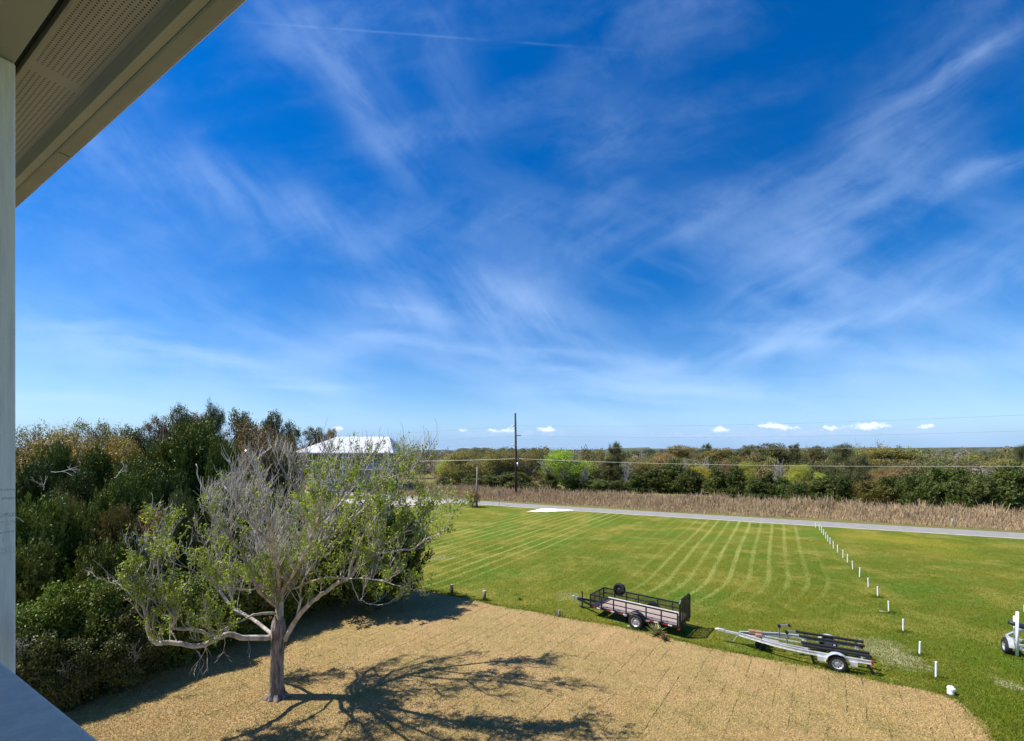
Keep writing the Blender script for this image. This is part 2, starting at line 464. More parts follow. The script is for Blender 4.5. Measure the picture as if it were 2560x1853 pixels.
ME = {}
ME['cedar_a'] = crown_mesh('cedar_crown', 11, 'cone', 820, 46, .20, .034, .0150, 'frond', K=22)
ME['cedar_b'] = crown_mesh('cedar_crown', 12, 'cone', 760, 46, .22, .034, .0150, 'frond', K=16)
ME['cedar_r'] = crown_mesh('cedar_round_crown', 13, 'round', 900, 48, .20, .033, .0150, 'frond', K=26)
ME['cedar_s'] = crown_mesh('cedar_round_crown', 14, 'round', 860, 48, .22, .033, .0150, 'frond', K=17)
ME['shrub_a'] = crown_mesh('shrub_crown', 21, 'round', 1700, 26, .10, .026, .016, K=30)
ME['shrub_b'] = crown_mesh('shrub_crown', 22, 'dome', 1700, 26, .10, .026, .016, K=26)
ME['dec_a'] = crown_mesh('deciduous_crown', 31, 'round', 1100, 20, .11, .019, .010, K=20)
ME['dec_b'] = crown_mesh('deciduous_crown', 32, 'dome', 1100, 20, .12, .019, .010, K=16)
ME['oak'] = crown_mesh('oak_crown', 33, 'round', 520, 60, .12, .022, .013, r_in=.7, K=18)
ME['pine'] = crown_mesh('pine_crown', 41, 'flat', 90, 150, .16, .040, .008, r_in=.5, K=13)
ME['twigs_a'] = bare_mesh('bare_twigs', 51)
ME['twigs_b'] = bare_mesh('bare_twigs', 52, 1.2, .2)
ME['trunk_a'] = trunk_mesh('trunk', 61)
ME['trunk_b'] = trunk_mesh('trunk', 62, 8)
ME['trunk_pine'] = trunk_mesh('trunk', 63, 4, .95, .022, .25)

def with_mat(o, m):
    if not o.data.materials: o.data.materials.append(None)
    o.material_slots[0].link = 'OBJECT'
    o.material_slots[0].material = m

KIND = {  # kind: (object name, category, crown mesh, crown mat, trunk mesh, trunk mat, crown bottom fraction, twig mesh)
    'cedar': ('cedar_tree', 'tree', 'cedar_a', 'cedar', 'trunk_a', 'twigbrown', .02, None),
    'cedar2': ('cedar_tree', 'tree', 'cedar_b', 'cedar', 'trunk_a', 'twigbrown', .02, None),
    'cedarr': ('cedar_tree', 'tree', 'cedar_r', 'cedar', 'trunk_a', 'twigbrown', .05, None),
    'cedarf': ('cedar_tree', 'tree', 'cedar_a', 'cedar_far', 'trunk_a', 'twigbrown', .0, None),
    'cedarf2': ('cedar_tree', 'tree', 'cedar_r', 'cedar_far', 'trunk_a', 'twigbrown', -.05, None),
    'bronze': ('cedar_tree', 'tree', 'cedar_r', 'cedar_bronze', 'trunk_a', 'twigbrown', .05, None),
    'cedars': ('cedar_tree', 'tree', 'cedar_s', 'cedar', 'trunk_b', 'twigbrown', .03, None),
    'shrub': ('leafy_shrub', 'shrub', 'shrub_a', 'shrub', 'trunk_b', 'twigbrown', -.05, None),
    'shrub2': ('leafy_shrub', 'shrub', 'shrub_b', 'shrub', 'trunk_b', 'twigbrown', -.05, None),
    'thicket': ('thicket_shrub', 'shrub', 'shrub_b', 'thicket', 'trunk_b', 'twigbrown', -.05, 'twigs_b'),
    'olive': ('budding_tree', 'tree', 'dec_a', 'olive', 'trunk_b', 'bark', .10, 'twigs_a'),
    'ochre': ('budding_tree', 'tree', 'dec_b', 'ochre', 'trunk_b', 'bark', .10, 'twigs_a'),
    'russet': ('budding_tree', 'tree', 'dec_b', 'russet', 'trunk_b', 'bark', .10, 'twigs_b'),
    'oak': ('oak_tree', 'tree', 'oak', 'oak', 'trunk_b', 'twigbrown', .25, None),
    'pine': ('pine_tree', 'tree', 'pine', 'pine', 'trunk_pine', 'twigbrown', .52, None),
    'lime': ('green_tree', 'tree', 'dec_a', 'lime', 'trunk_b', 'palebark', .15, 'twigs_b'),
    'yellow': ('yellow_tree', 'tree', 'dec_b', 'yellow', 'trunk_b', 'palebark', .12, None),
    'limey': ('yellow_green_tree', 'tree', 'dec_a', 'limey', 'trunk_b', 'palebark', .12, None),
    'bare': ('bare_tree', 'tree', None, None, 'trunk_b', 'palebark', 0, 'twigs_a'),
    'bareb': ('bare_shrub', 'shrub', None, None, 'trunk_b', 'twig', 0, 'twigs_b'),
    'dry': ('dry_shrub', 'shrub', 'dec_b', 'dry', 'trunk_b', 'twigbrown', -.02, 'twigs_b'),
}
prng = random.Random(5)
def plant(kind, px, Y, top_y, w_px, label, group=None, zfrac=None, mat_over=None):
    name, cat, cm, cmat, tm, tmat, bot, tw = KIND[kind]
    if zfrac is not None: bot = zfrac
    X = (px - CX) * Y / F
    h = H - (top_y - HY) * Y / F
    w = w_px * Y / F
    root = empty(name, (X, Y, 0), prng.uniform(0, 6.28), label=label, cat=cat, group=group)
    t = link_mesh('trunk', ME[tm], None, root); with_mat(t, M[tmat])
    t.scale = (h * .9 if cm != 'pine' else h, h * .9 if cm != 'pine' else h, h * (.92 if cm else .8))
    wd = min(1.0, w / h * 1.1)
    t.scale.x *= wd; t.scale.y *= wd
    if cm:
        c = link_mesh('crown', ME[cm], None, root); with_mat(c, M[mat_over or cmat])
        zb = h * bot
        c.scale = (w / 2, w / 2, (h - zb) / 2 / (1.0 if 'cedar_a' == cm or 'cedar_b' == cm else 1.03))
        c.location = (0, 0, zb + (h - zb) / 2)
        c.rotation_euler = (0, 0, prng.uniform(0, 6.28))
    if tw:
        g = link_mesh('twigs', ME[tw], None, root); with_mat(g, M['twig' if kind not in ('russet', 'dry') else 'twigbrown'])
        g.scale = (w / 1.6, w / 1.6, h * .97)
        g.rotation_euler = (0, 0, prng.uniform(0, 6.28))
    return root
#SECTION_SETTING
# ------------------------------------------------------------------ ground
def ground_mat():
    m = bpy.data.materials.new('mown_lawn'); m.use_nodes = True
    T = NT(m.node_tree)
    co = T.n('ShaderNodeTexCoord').outputs['Object']
    n1 = T.noise(co, .12, 4, .6); n2 = T.noise(co, .7, 4, .6); n3 = T.noise(co, 7.0, 5, .7); n4 = T.noise(co, 34.0, 3, .7)
    c = T.mix(T.ramp(n1, .35, .65), (0.085, 0.130, 0.005, 1), (0.151, 0.154, 0.010, 1))
    c = T.mix(T.m('MULTIPLY', T.ramp(n2, .45, .75), .7), c, (0.158, 0.151, 0.014, 1))
    c = T.mix(T.m('MULTIPLY', T.ramp(n3, .40, .78), .55), c, (0.196, 0.210, 0.022, 1))
    c = T.mix(T.m('MULTIPLY', T.ramp(n4, .50, .30), .75), c, (0.031, 0.056, 0.003, 1))
    c = T.mix(T.m('MULTIPLY', T.ramp(T.noise(co, .28, 5, .7), .46, .64), .70), c, (0.259, 0.226, 0.040, 1))
    c = T.mix(T.m('MULTIPLY', T.ramp(T.noise(T.mapping(co, (31, 7, 0)), .20, 5, .65), .48, .66), .75), c, (0.077, 0.154, 0.011, 1))
    c = T.mix(T.m('MULTIPLY', T.ramp(T.noise(T.mapping(co, (3, 17, 0)), 2.2, 5, .75), .52, .72), .60), c, (0.297, 0.281, 0.098, 1))
    # mowing lines, all parallel, bending a little, fading in patches
    wv2 = T.n('ShaderNodeTexNoise', {'Vector': co, 'Scale': .05, 'Detail': 1.0}).outputs[0]
    sp = T.n('ShaderNodeSeparateXYZ', {0: co})
    q = T.mapping(co, rot=R(59.5), vt='TEXTURE')
    s = T.n('ShaderNodeSeparateXYZ', {0: q})
    ny = T.m('MAXIMUM', T.m('SUBTRACT', 27.5, sp.outputs[1]), 0.0)
    bend = T.m('MULTIPLY', T.m('MULTIPLY', ny, ny), -.05)
    y0 = T.m('ADD', s.outputs[1], bend)
    yv = T.m('ADD', y0, T.m('MULTIPLY', wv2, .5))
    yv = T.m('ADD', yv, T.m('MULTIPLY', T.noise(co, .9, 4, .6), .14))
    dv = T.m('DIVIDE', yv, 1.05)
    fr = T.m('FRACT', dv)
    tri = T.m('ABSOLUTE', T.m('SUBTRACT', fr, .5))
    line = T.ramp(tri, .20, .04)
    amp = T.n('ShaderNodeTexWhiteNoise', {'W': T.m('FLOOR', dv)}, noise_dimensions='1D').outputs[0]
    amp = T.m('ADD', .62, T.m('MULTIPLY', amp, .38))
    gl = T.m('MULTIPLY', T.ramp(y0, 15.0, 17.0), T.ramp(y0, 30.0, 25.0))
    gr = T.m('MULTIPLY', T.ramp(y0, -6.5, -3.0), T.ramp(y0, 9.0, 5.0))
    grp = T.m('ADD', T.m('ADD', gl, gr), .30)
    side = T.m('SUBTRACT', sp.outputs[0], T.m('ADD', T.m('MULTIPLY', sp.outputs[1], .55), 5.0))
    msk = T.m('MULTIPLY', T.ramp(side, .5, -1.5), grp)
    msk = T.m('MULTIPLY', msk, T.ramp(T.m('ADD', sp.outputs[1], T.m('MULTIPLY', T.noise(co, .25, 2), 6)), 23.5, 29.0))
    patch = T.ramp(T.noise(co, .22, 3), .34, .62)
    line = T.m('MULTIPLY', T.m('MULTIPLY', line, msk), T.m('MULTIPLY', amp, T.m('ADD', .45, T.m('MULTIPLY', patch, .55))))
    line = T.m('MULTIPLY', line, T.ramp(n3, .25, .6))
    c = T.mix(T.m('MULTIPLY', line, .68), c, (.33, .345, .09, 1))
    # worn sandy places
    def spot(x, y, r, k=.4):
        d = T.n('ShaderNodeVectorMath', {0: co, 1: (x, y, 0)}, operation='DISTANCE').outputs['Value']
        return T.ramp(T.m('ADD', d, T.m('MULTIPLY', T.m('SUBTRACT', T.noise(co, 2.2, 5, .7), .5), r * 2.6)), r, r * k)
    for (px, py, r, f) in ((2245, 1645, 1.2, .55), (2205, 1615, 1.2, .35), (2525, 1712, .50, .95), (1560, 1545, .8, .35), (1420, 1490, 1.0, .18), (1100, 1395, 1.2, .2)):
        x, y = G(px, py)
        c = T.mix(T.m('MULTIPLY', spot(x, y, r), f), c, (.46, .40, .25, 1))
    for (px, py, r, f) in ((2200, 1345, 4.5, .4), (2330, 1358, 3.5, .5), (2380, 1385, 3, .3)):
        x, y = G(px, py)
        c = T.mix(T.m('MULTIPLY', spot(x, y, r), f), c, (.27, .225, .02, 1))
    # scrubby ground beyond the road
    rd = T.m('ADD', sp.outputs[1], T.m('MULTIPLY', sp.outputs[0], .53))
    c = T.mix(T.ramp(T.m('ADD', rd, T.m('MULTIPLY', n2, 1.2)), 68.6, 70.4), c, T.mix(T.ramp(n3, .35, .7), (.13, .125, .035, 1), (.24, .19, .08, 1)))
    b = T.n('ShaderNodeBump', {'Strength': .8, 'Distance': .06, 'Height': T.m('ADD', n4, T.m('MULTIPLY', n3, .8))})
    p = T.n('ShaderNodeBsdfPrincipled', {'Base Color': c, 'Roughness': .9, 'Specular IOR Level': .12, 'Normal': b.outputs[0]})
    T.n('ShaderNodeOutputMaterial', {0: p.outputs[0]})
    return m
me = np_mesh('ground', [(-3000, -400, 0), (3000, -400, 0), (3000, 4500, 0), (-3000, 4500, 0)], [[0, 1, 2, 3]])
tag(link_mesh('ground', me, ground_mat()), kind='structure')

def poly_sheet(name, pts, z, m, jitter=0.0, step=.5, seed=1, fixed=()):
    rng = random.Random(seed); out = []
    n = len(pts)
    for i in range(n):
        a, b = Vector(pts[i]), Vector(pts[(i + 1) % n])
        L = (b - a).length; k = 1 if (i in fixed or not jitter) else max(1, int(L / step))
        nr = Vector((-(b - a).y, (b - a).x)).normalized()
        for j in range(k):
            p = a + (b - a) * (j / k)
            if j or jitter: p = p + nr * rng.uniform(-jitter, jitter)
            out.append((p.x, p.y, z))
    me = bpy.data.meshes.new(name)
    me.from_pydata(out, [], [tuple(range(len(out)))])
    bm = bmesh.new(); bm.from_mesh(me); bmesh.ops.triangulate(bm, faces=bm.faces[:]); bmesh.ops.recalc_face_normals(bm, faces=bm.faces[:])
    if bm.faces and bm.faces[0].normal.z < 0: bmesh.ops.reverse_faces(bm, faces=bm.faces[:])
    bm.to_mesh(me); bm.free()
    return link_mesh(name, me, m)

def sod_mat():
    m = bpy.data.materials.new('dormant_sod'); m.use_nodes = True
    T = NT(m.node_tree)
    co = T.n('ShaderNodeTexCoord').outputs['Object']
    q = T.mapping(co, rot=R(54.5))
    w = T.n('ShaderNodeTexNoise', {'Vector': q, 'Scale': 2.6, 'Detail': 4.0, 'Roughness': .6})
    wq = T.n('ShaderNodeVectorMath', {0: T.n('ShaderNodeVectorMath', {0: w.outputs[1], 1: (-.5, -.5, -.5)}, operation='ADD').outputs[0], 3: .13}, operation='SCALE').outputs[0]
    q2 = T.n('ShaderNodeVectorMath', {0: q, 1: wq}, operation='ADD').outputs[0]
    br = T.n('ShaderNodeTexBrick', {'Vector': q2, 'Color1': (0, 0, 0, 1), 'Color2': (1, 1, 1, 1), 'Mortar': (.5, .5, .5, 1), 'Scale': 1.0,
                                    'Mortar Size': .014, 'Mortar Smooth': .35, 'Bias': 0.0, 'Brick Width': 1.35, 'Row Height': .46})
    br.offset = .37
    n1 = T.noise(co, .35, 4, .6); n2 = T.noise(q, 3.2, 5, .65); n3 = T.noise(co, 22, 4, .75); n4 = T.noise(co, 9, 4, .7)
    c = T.mix(br.outputs[0], (0.400, 0.261, 0.113, 1), (0.469, 0.325, 0.156, 1))
    c = T.mix(T.m('MULTIPLY', T.ramp(n1, .36, .62), .95), c, (0.344, 0.263, 0.102, 1))
    c = T.mix(T.m('MULTIPLY', T.ramp(n2, .45, .75), .55), c, (0.559, 0.384, 0.188, 1))
    c = T.mix(T.m('MULTIPLY', T.ramp(T.noise(co, 1.1, 4, .6), .60, .78), .5), c, (0.219, 0.234, 0.076, 1))
    c = T.mix(T.m('MULTIPLY', T.ramp(n3, .54, .34), .72), c, (0.170, 0.105, 0.043, 1))
    c = T.mix(T.m('MULTIPLY', T.ramp(n4, .54, .70), .6), c, (0.659, 0.497, 0.290, 1))
    seam = T.m('MULTIPLY', br.outputs[1], T.ramp(T.noise(co, 1.1, 4), .47, .66))
    qs = T.n('ShaderNodeSeparateXYZ', {0: q2})
    f2 = T.m('ABSOLUTE', T.m('SUBTRACT', T.m('FRACT', T.m('DIVIDE', qs.outputs[1], .46)), .5))
    s2 = T.m('MULTIPLY', T.ramp(f2, .455, .49), T.ramp(T.noise(T.mapping(q, (5, 2, 0), 0, (3.0, .6, 1)), 1.6, 3), .50, .62))
    seam = T.m('MAXIMUM', seam, T.m('MULTIPLY', s2, .9))
    c = T.mix(T.m('MULTIPLY', seam, .66), c, (0.084, 0.055, 0.023, 1))  # sod seams, with their dark shadow lines painted into the colour
    c = T.mix(T.m('MULTIPLY', T.ramp(T.noise(q, 1.6, 5, .7), .52, .74), .45), c, (0.270, 0.184, 0.105, 1))
    hgt = T.m('SUBTRACT', T.m('ADD', n3, T.m('MULTIPLY', n4, .9)), T.m('MULTIPLY', seam, 1.6))
    b = T.n('ShaderNodeBump', {'Strength': .9, 'Distance': .045, 'Height': hgt})
    p = T.n('ShaderNodeBsdfPrincipled', {'Base Color': c, 'Roughness': .92, 'Specular IOR Level': .1, 'Normal': b.outputs[0]})
    T.n('ShaderNodeOutputMaterial', {0: p.outputs[0]})
    return m
SOD_EDGE = [(1035, 1470), (1086, 1479.5), (1120, 1487), (1192, 1502.5), (1265, 1519.5), (1328, 1528), (1399, 1543), (1500, 1560), (1548, 1567),
            (1659, 1592), (1770, 1620), (1955, 1655), (2104, 1681), (2200, 1705), (2277, 1719), (2338, 1731.5), (2390, 1748), (2414, 1770),
            (2439, 1791), (2463, 1806), (2476, 1828), (2487, 1853)]
sod_pts = [G(*p) for p in [(150, 1752), (300, 1703), (480, 1640), (600, 1588), (700, 1549), (850, 1500), (950, 1478)]] + [G(*p) for p in SOD_EDGE] + [(12.5, 5), (12.5, -8), (-22, -8), (-22, 12)]
SODPOLY = sod_pts
nS = len(sod_pts)
tag(poly_sheet('sod_ground', sod_pts, .004, sod_mat(), .05, .22, 3, fixed=(nS - 5, nS - 4, nS - 3, nS - 2, nS - 1)), kind='structure')
m_floor = mat('leaf_litter', (.15, .095, .05), .95, vscale=3.0, bump=.8, bscale=14, col2=(.035, .026, .016))
fl = [G(*p) for p in [(150, 1748), (300, 1700), (480, 1637), (600, 1586), (700, 1547), (850, 1499), (950, 1480)]]
fl += [(-6.0, 27), (-9, 34), (-14, 44), (-24, 62), (-60, 70), (-90, 60), (-60, 10), (-22, 11)]
tag(poly_sheet('forest_floor', fl, .008, m_floor, .25, .8, 8), kind='structure')

# road
rn = Vector((.461, .887)); rt = Vector((.887, -.461))
def road_mat():
    return mat('worn_asphalt', (.28, .265, .245), .85, vscale=1.2, bump=.4, bscale=60, col2=(.22, .21, .195))
def line_pt(c, x):   # centre line of the road: y = c(x)
    return np.interp(x, [-110, -60, -30, -16, -9.7, 3.9, 18.7, 47, 140], [118, 98, 84.5, 75.6, 72, 63.9, 56, 41.3, -7]) + c
xs = list(np.linspace(-110, 140, 90))
v, f = [], []
mr = MB()
for i, x in enumerate(xs):
    y = line_pt(0, x)
    mr.v += [(x - rn.x * 2.1, y - rn.y * 2.1, .006), (x + rn.x * 2.1, y + rn.y * 2.1, .006)]
    if i: mr.f.append((2 * i - 2, 2 * i, 2 * i + 1, 2 * i - 1))
tag(mr.build('road', road_mat()), kind='structure')
ml = MB()
for i, x in enumerate(xs):
    y = line_pt(0, x)
    ml.v += [(x - rn.x * 2.08, y - rn.y * 2.08, .010), (x - rn.x * 1.86, y - rn.y * 1.86, .010)]
    if i: ml.f.append((2 * i - 2, 2 * i, 2 * i + 1, 2 * i - 1))
tag(ml.build('road_edge_concrete', mat('pale_concrete', (.66, .61, .50), .9, vscale=.8, col2=(.5, .46, .38))), kind='structure')
m_gravel = mat('white_gravel', (.80, .78, .72), .95, vscale=4, bump=.6, bscale=30, col2=(.66, .62, .52))
gp = [G(*p) for p in [(1316, 1279.5), (1340, 1275.5), (1352, 1271.5), (1385, 1271.8), (1412, 1273.5), (1440, 1276), (1405, 1278.5), (1360, 1280.5)]]
tag(poly_sheet('gravel_apron', gp, .014, m_gravel, .18, .5, 5), kind='structure')
m_gravel2 = mat('drive_gravel', (.46, .42, .36), .95, vscale=3, bump=.5, bscale=30, col2=(.36, .32, .26))
gd = [G(*p) for p in [(1135, 1255), (1090, 1263), (1040, 1268), (960, 1267), (880, 1262), (850, 1250), (900, 1246), (960, 1249), (1000, 1246)]]
tag(poly_sheet('gravel_drive', gd, .018, m_gravel2, .3, .8, 6), kind='structure')

#SECTION_GRASS
def blades(name, pts, h, w, m, seed, lean=.35, kind='stuff', cat='grass', label=None, tipw=.15):
    rng = np.random.default_rng(seed)
    n = len(pts); th = rng.uniform(0, 2 * np.pi, n)
    s = np.stack([np.cos(th), np.sin(th), np.zeros(n)], 1)
    hh = (h * rng.uniform(.5, 1.3, n))[:, None] if np.isscalar(h) else (h * rng.uniform(.65, 1.2, n))[:, None]
    ln = rng.normal(0, lean, (n, 2))
    tip = pts + np.concatenate([ln * hh, hh], 1)
    ww = np.asarray(w).reshape(-1, 1) * rng.uniform(.6, 1.4, (n, 1))
    v = np.stack([pts - s * ww / 2, pts + s * ww / 2, tip + s * ww * tipw, tip - s * ww * tipw], 1).reshape(-1, 3)
    o = link_mesh(name, np_mesh(name, v, np.arange(len(v)).reshape(-1, 4)), m)
    tag(o, label=label, cat=cat, kind=kind)
    return o
rg = np.random.default_rng(77)
poly = np.array(SODPOLY)
def inside(x, y, poly):
    c = np.zeros(len(x), bool); j = len(poly) - 1
    for i in range(len(poly)):
        xi, yi = poly[i]; xj, yj = poly[j]
        k = ((yi > y) != (yj > y)) & (x < (xj - xi) * (y - yi) / (yj - yi + 1e-12) + xi)
        c ^= k; j = i
    return c
def scatter_view(n, v0, v1, rng, pw=1.0):
    """ground points, denser where they show larger"""
    v_ = v0 + (v1 - v0) * rng.uniform(0, 1, n) ** pw
    Y = H * F / v_; X = rng.uniform(-1.15, 1.2, n) * Y
    return X, Y
M['lawnblade'] = foliage('grass_blades', (0.073, 0.122, 0.004), (0.139, 0.181, 0.010), (0.174, 0.167, 0.016), .3, .6, .2)
M['sodblade'] = foliage('sod_blades', (0.392, 0.271, 0.109), (0.599, 0.435, 0.206), (0.283, 0.239, 0.082), .3, .8, .1)
X, Y = scatter_view(420000, 215, 760, rg)
ok = ~inside(X, Y, poly) & (X > -5 - (Y - 24) * .4) & (Y < 40)
g_p = np.stack([X[ok], Y[ok], np.zeros(ok.sum())], 1)
blades('lawn_grass', g_p, .055, .016, M['lawnblade'], 5, .5, label='short green grass blades of the mown lawn')
X, Y = scatter_view(420000, 330, 760, rg)
ok = inside(X, Y, poly)
g_p = np.stack([X[ok], Y[ok], np.full(ok.sum(), .003)], 1)
blades('dormant_grass', g_p, .030, .016, M['sodblade'], 6, .9, label='short straw coloured blades of the new sod')
# ragged green fringe along the sod edge
ep = []
EP = [Vector(G(*p)) for p in SOD_EDGE]
for a, b in zip(EP[:-1], EP[1:]):
    for k in range(int((b - a).length * 200)):
        t = rg.uniform(); p = a + (b - a) * t
        ep.append((p.x + rg.normal(0, .10), p.y + rg.normal(.06, .16) * (1 + math.sin(p.x * 5.3) * math.sin(p.x * 2.1)), 0))
for (wx_, wy_) in ((5.38, 19.27), (6.5, 20.6), (11.35, 15.62), (12.1, 17.1), (18.9, 16.8), (9.6, 17.3), (1129.5, 1484), (1211, 1501), (2376, 1738)) + tuple(tuple(q_) for q_ in [(2340, 1696), (2299, 1638), (2258, 1580), (2222, 1532), (2194, 1493)]):
    if wx_ > 100: wx_, wy_ = G(wx_, wy_)
    for k in range(420):
        a_, r_ = rg.uniform(0, 6.28), abs(rg.normal(0, .22))
        ep.append((wx_ + math.cos(a_) * r_, wy_ + math.sin(a_) * r_ * .8, 0))
blades('edge_grass', np.array(ep), .075, .016, M['lawnblade'], 9, .5, label='taller green grass left uncut along the sod edge and round the wheels')

# dry reeds beyond the road
n = 170000
x = rg.uniform(-30, 82, n); off = 3.6 + rg.uniform(0, 1, n) ** .8 * 11.3
wig = 1.0 * np.sin(x * .21) + .7 * np.sin(x * .53 + 1)
y = line_pt(0, x) + off / rn.y + wig * .6
n_cl = 900
cx_ = rg.uniform(-30, 82, n_cl); hc = rg.uniform(.6, 1.25, n_cl)
cell = (np.floor(x * 1.6) * 7.3 + np.floor(y * .9) * 13.7)
hmod = (.80 + .30 * np.sin(cell * 12.9898) * np.cos(cell * 4.1)) * (1 + .25 * np.sin(x * .9 + off) * np.sin(x * .37 + off * 1.7))
hgt_ = (.22 + 1.05 * np.clip((off - 3.6) / 7, 0, 1)) * hmod * rg.uniform(.55, 1.3, n)
pts = np.stack([x + np.sin(cell) * .2, y, np.zeros(n)], 1)
M['reed'] = foliage('dry_reeds', (0.337, 0.248, 0.139), (0.653, 0.495, 0.286), (0.356, 0.248, 0.160), .3, .85, .1)
blades('dry_reeds', pts, np.maximum(hgt_, .25), .038, M['reed'], 12, .28, label='band of tall dry tan reeds beyond the road', cat='reeds', tipw=.42)

#SECTION_WOOD
# far wood, one mass
def wood():
    rng = np.random.default_rng(90)
    protos = []
    for k in range(8):
        near = k % 2 == 0
        p, d = shell(np.random.default_rng(200 + k), 190 if near else 100, 'round' if k < 6 else 'flat', .75, 14)
        nl = 8 if near else 7
        C = np.repeat(p, nl, 0); n = len(C)
        r2 = np.random.default_rng(300 + k)
        c = C + r2.normal(0, .10, (n, 3))
        nn = nrm(np.repeat(d, nl, 0) * .5 + r2.normal(0, .6, (n, 3)) + np.array([0, 0, .6]))
        a = nrm(np.cross(nn, r2.normal(size=(n, 3)))); s_ = np.cross(nn, a)
        q, _ = leaf_quads(c, a, s_, np.full(n, .052 if near else .080) * r2.uniform(.6, 1.3, n), np.full(n, .034 if near else .055))
        protos.append(q)
    V = []; COL = []
    N = 820
    cols = np.array([(.21, .20, .075), (.16, .165, .06), (.25, .20, .09), (.11, .125, .05), (.30, .27, .22), (.28, .31, .07), (.07, .085, .04)])
    for i in range(N):
        u = rng.uniform(-1.0, 1.35)
        Y = 1 / rng.uniform(1 / 620., 1 / 98.)
        X = u * Y
        if X < -20 and Y < 130: continue
        hgt = np.interp(Y, [98, 140, 200, 420, 620], [5.5, 7.2, 9.2, 11.6, 14.2]) + rng.normal(0, .9)
        hgt += 1.2 * math.sin(u * 9 + 1) * (Y > 120)
        if rng.uniform() < .08 and Y > 130: hgt += 2.0
        wr = rng.uniform(2.6, 4.4) * (1 + (Y > 200) * .4)
        q = protos[rng.integers(4) * 2 + (0 if Y < 210 else 1)]
        th = rng.uniform(0, 6.28); cs, sn = math.cos(th), math.sin(th)
        qq = q @ np.array([[cs, sn, 0], [-sn, cs, 0], [0, 0, 1]])
        qq = qq * np.array([wr, wr, hgt * .52]) + np.array([X, Y, hgt * .50])
        V.append(qq)
        c = cols[rng.choice(7, p=[.26, .2, .18, .14, .1, .04, .08])] * rng.uniform(.75, 1.2)
        COL.append(np.tile(np.append(c, 1.0), (len(q), 1)))
    V = np.concatenate(V); COL = np.concatenate(COL)
    me = np_mesh('distant_wood', V, np.arange(len(V)).reshape(-1, 4))
    at = me.color_attributes.new('tint', 'FLOAT_COLOR', 'POINT')
    at.data.foreach_set('color', COL.astype(np.float32).ravel())
    m = bpy.data.materials.new('distant_wood_foliage'); m.use_nodes = True
    T = NT(m.node_tree)
    ca = T.n('ShaderNodeAttribute', attribute_name='tint').outputs[0]
    g = T.n('ShaderNodeNewGeometry').outputs['Random Per Island']
    c = T.n('ShaderNodeHueSaturation', {'Hue': .5, 'Saturation': 1.0, 'Value': T.m('ADD', .7, T.m('MULTIPLY', g, .6)), 'Fac': 1.0, 'Color': ca}).outputs[0]
    p = T.n('ShaderNodeBsdfPrincipled', {'Base Color': c, 'Roughness': .8, 'Specular IOR Level': .1})
    tr = T.n('ShaderNodeBsdfTranslucent', {0: c})
    T.n('ShaderNodeOutputMaterial', {0: T.n('ShaderNodeMixShader', {0: .3, 1: p.outputs[0], 2: tr.outputs[0]}).outputs[0]})
    o = link_mesh('distant_wood', me, m)
    tag(o, label='low olive and brown wood spreading to the horizon', cat='wood', kind='stuff')
wood()
# wooded rise on the skyline
mh = MB()
n = 900
hr = np.random.default_rng(8)
cl = np.convolve(hr.uniform(0, 1, n + 1), np.ones(3) / 3, 'same')
for i in range(n + 1):
    x = -1300 + 2900 * i / n
    z = 11.5 + 2.6 * math.sin(i * .052) + 1.5 * math.sin(i * .17) + 8.0 * cl[i] + 1.2 * math.sin(i * .8)
    mh.v += [(x, 900, -1), (x, 906, z * .8), (x, 915, z), (x, 1300, z + 2), (x, 1400, -1)]
    if i:
        b = 5 * i
        for k in range(4): mh.f.append((b - 5 + k, b + k, b + k + 1, b - 4 + k))
tag(mh.build('far_hills', mat('far_woods', (.075, .09, .055), .95, var=.25, vscale=.05)), kind='structure')

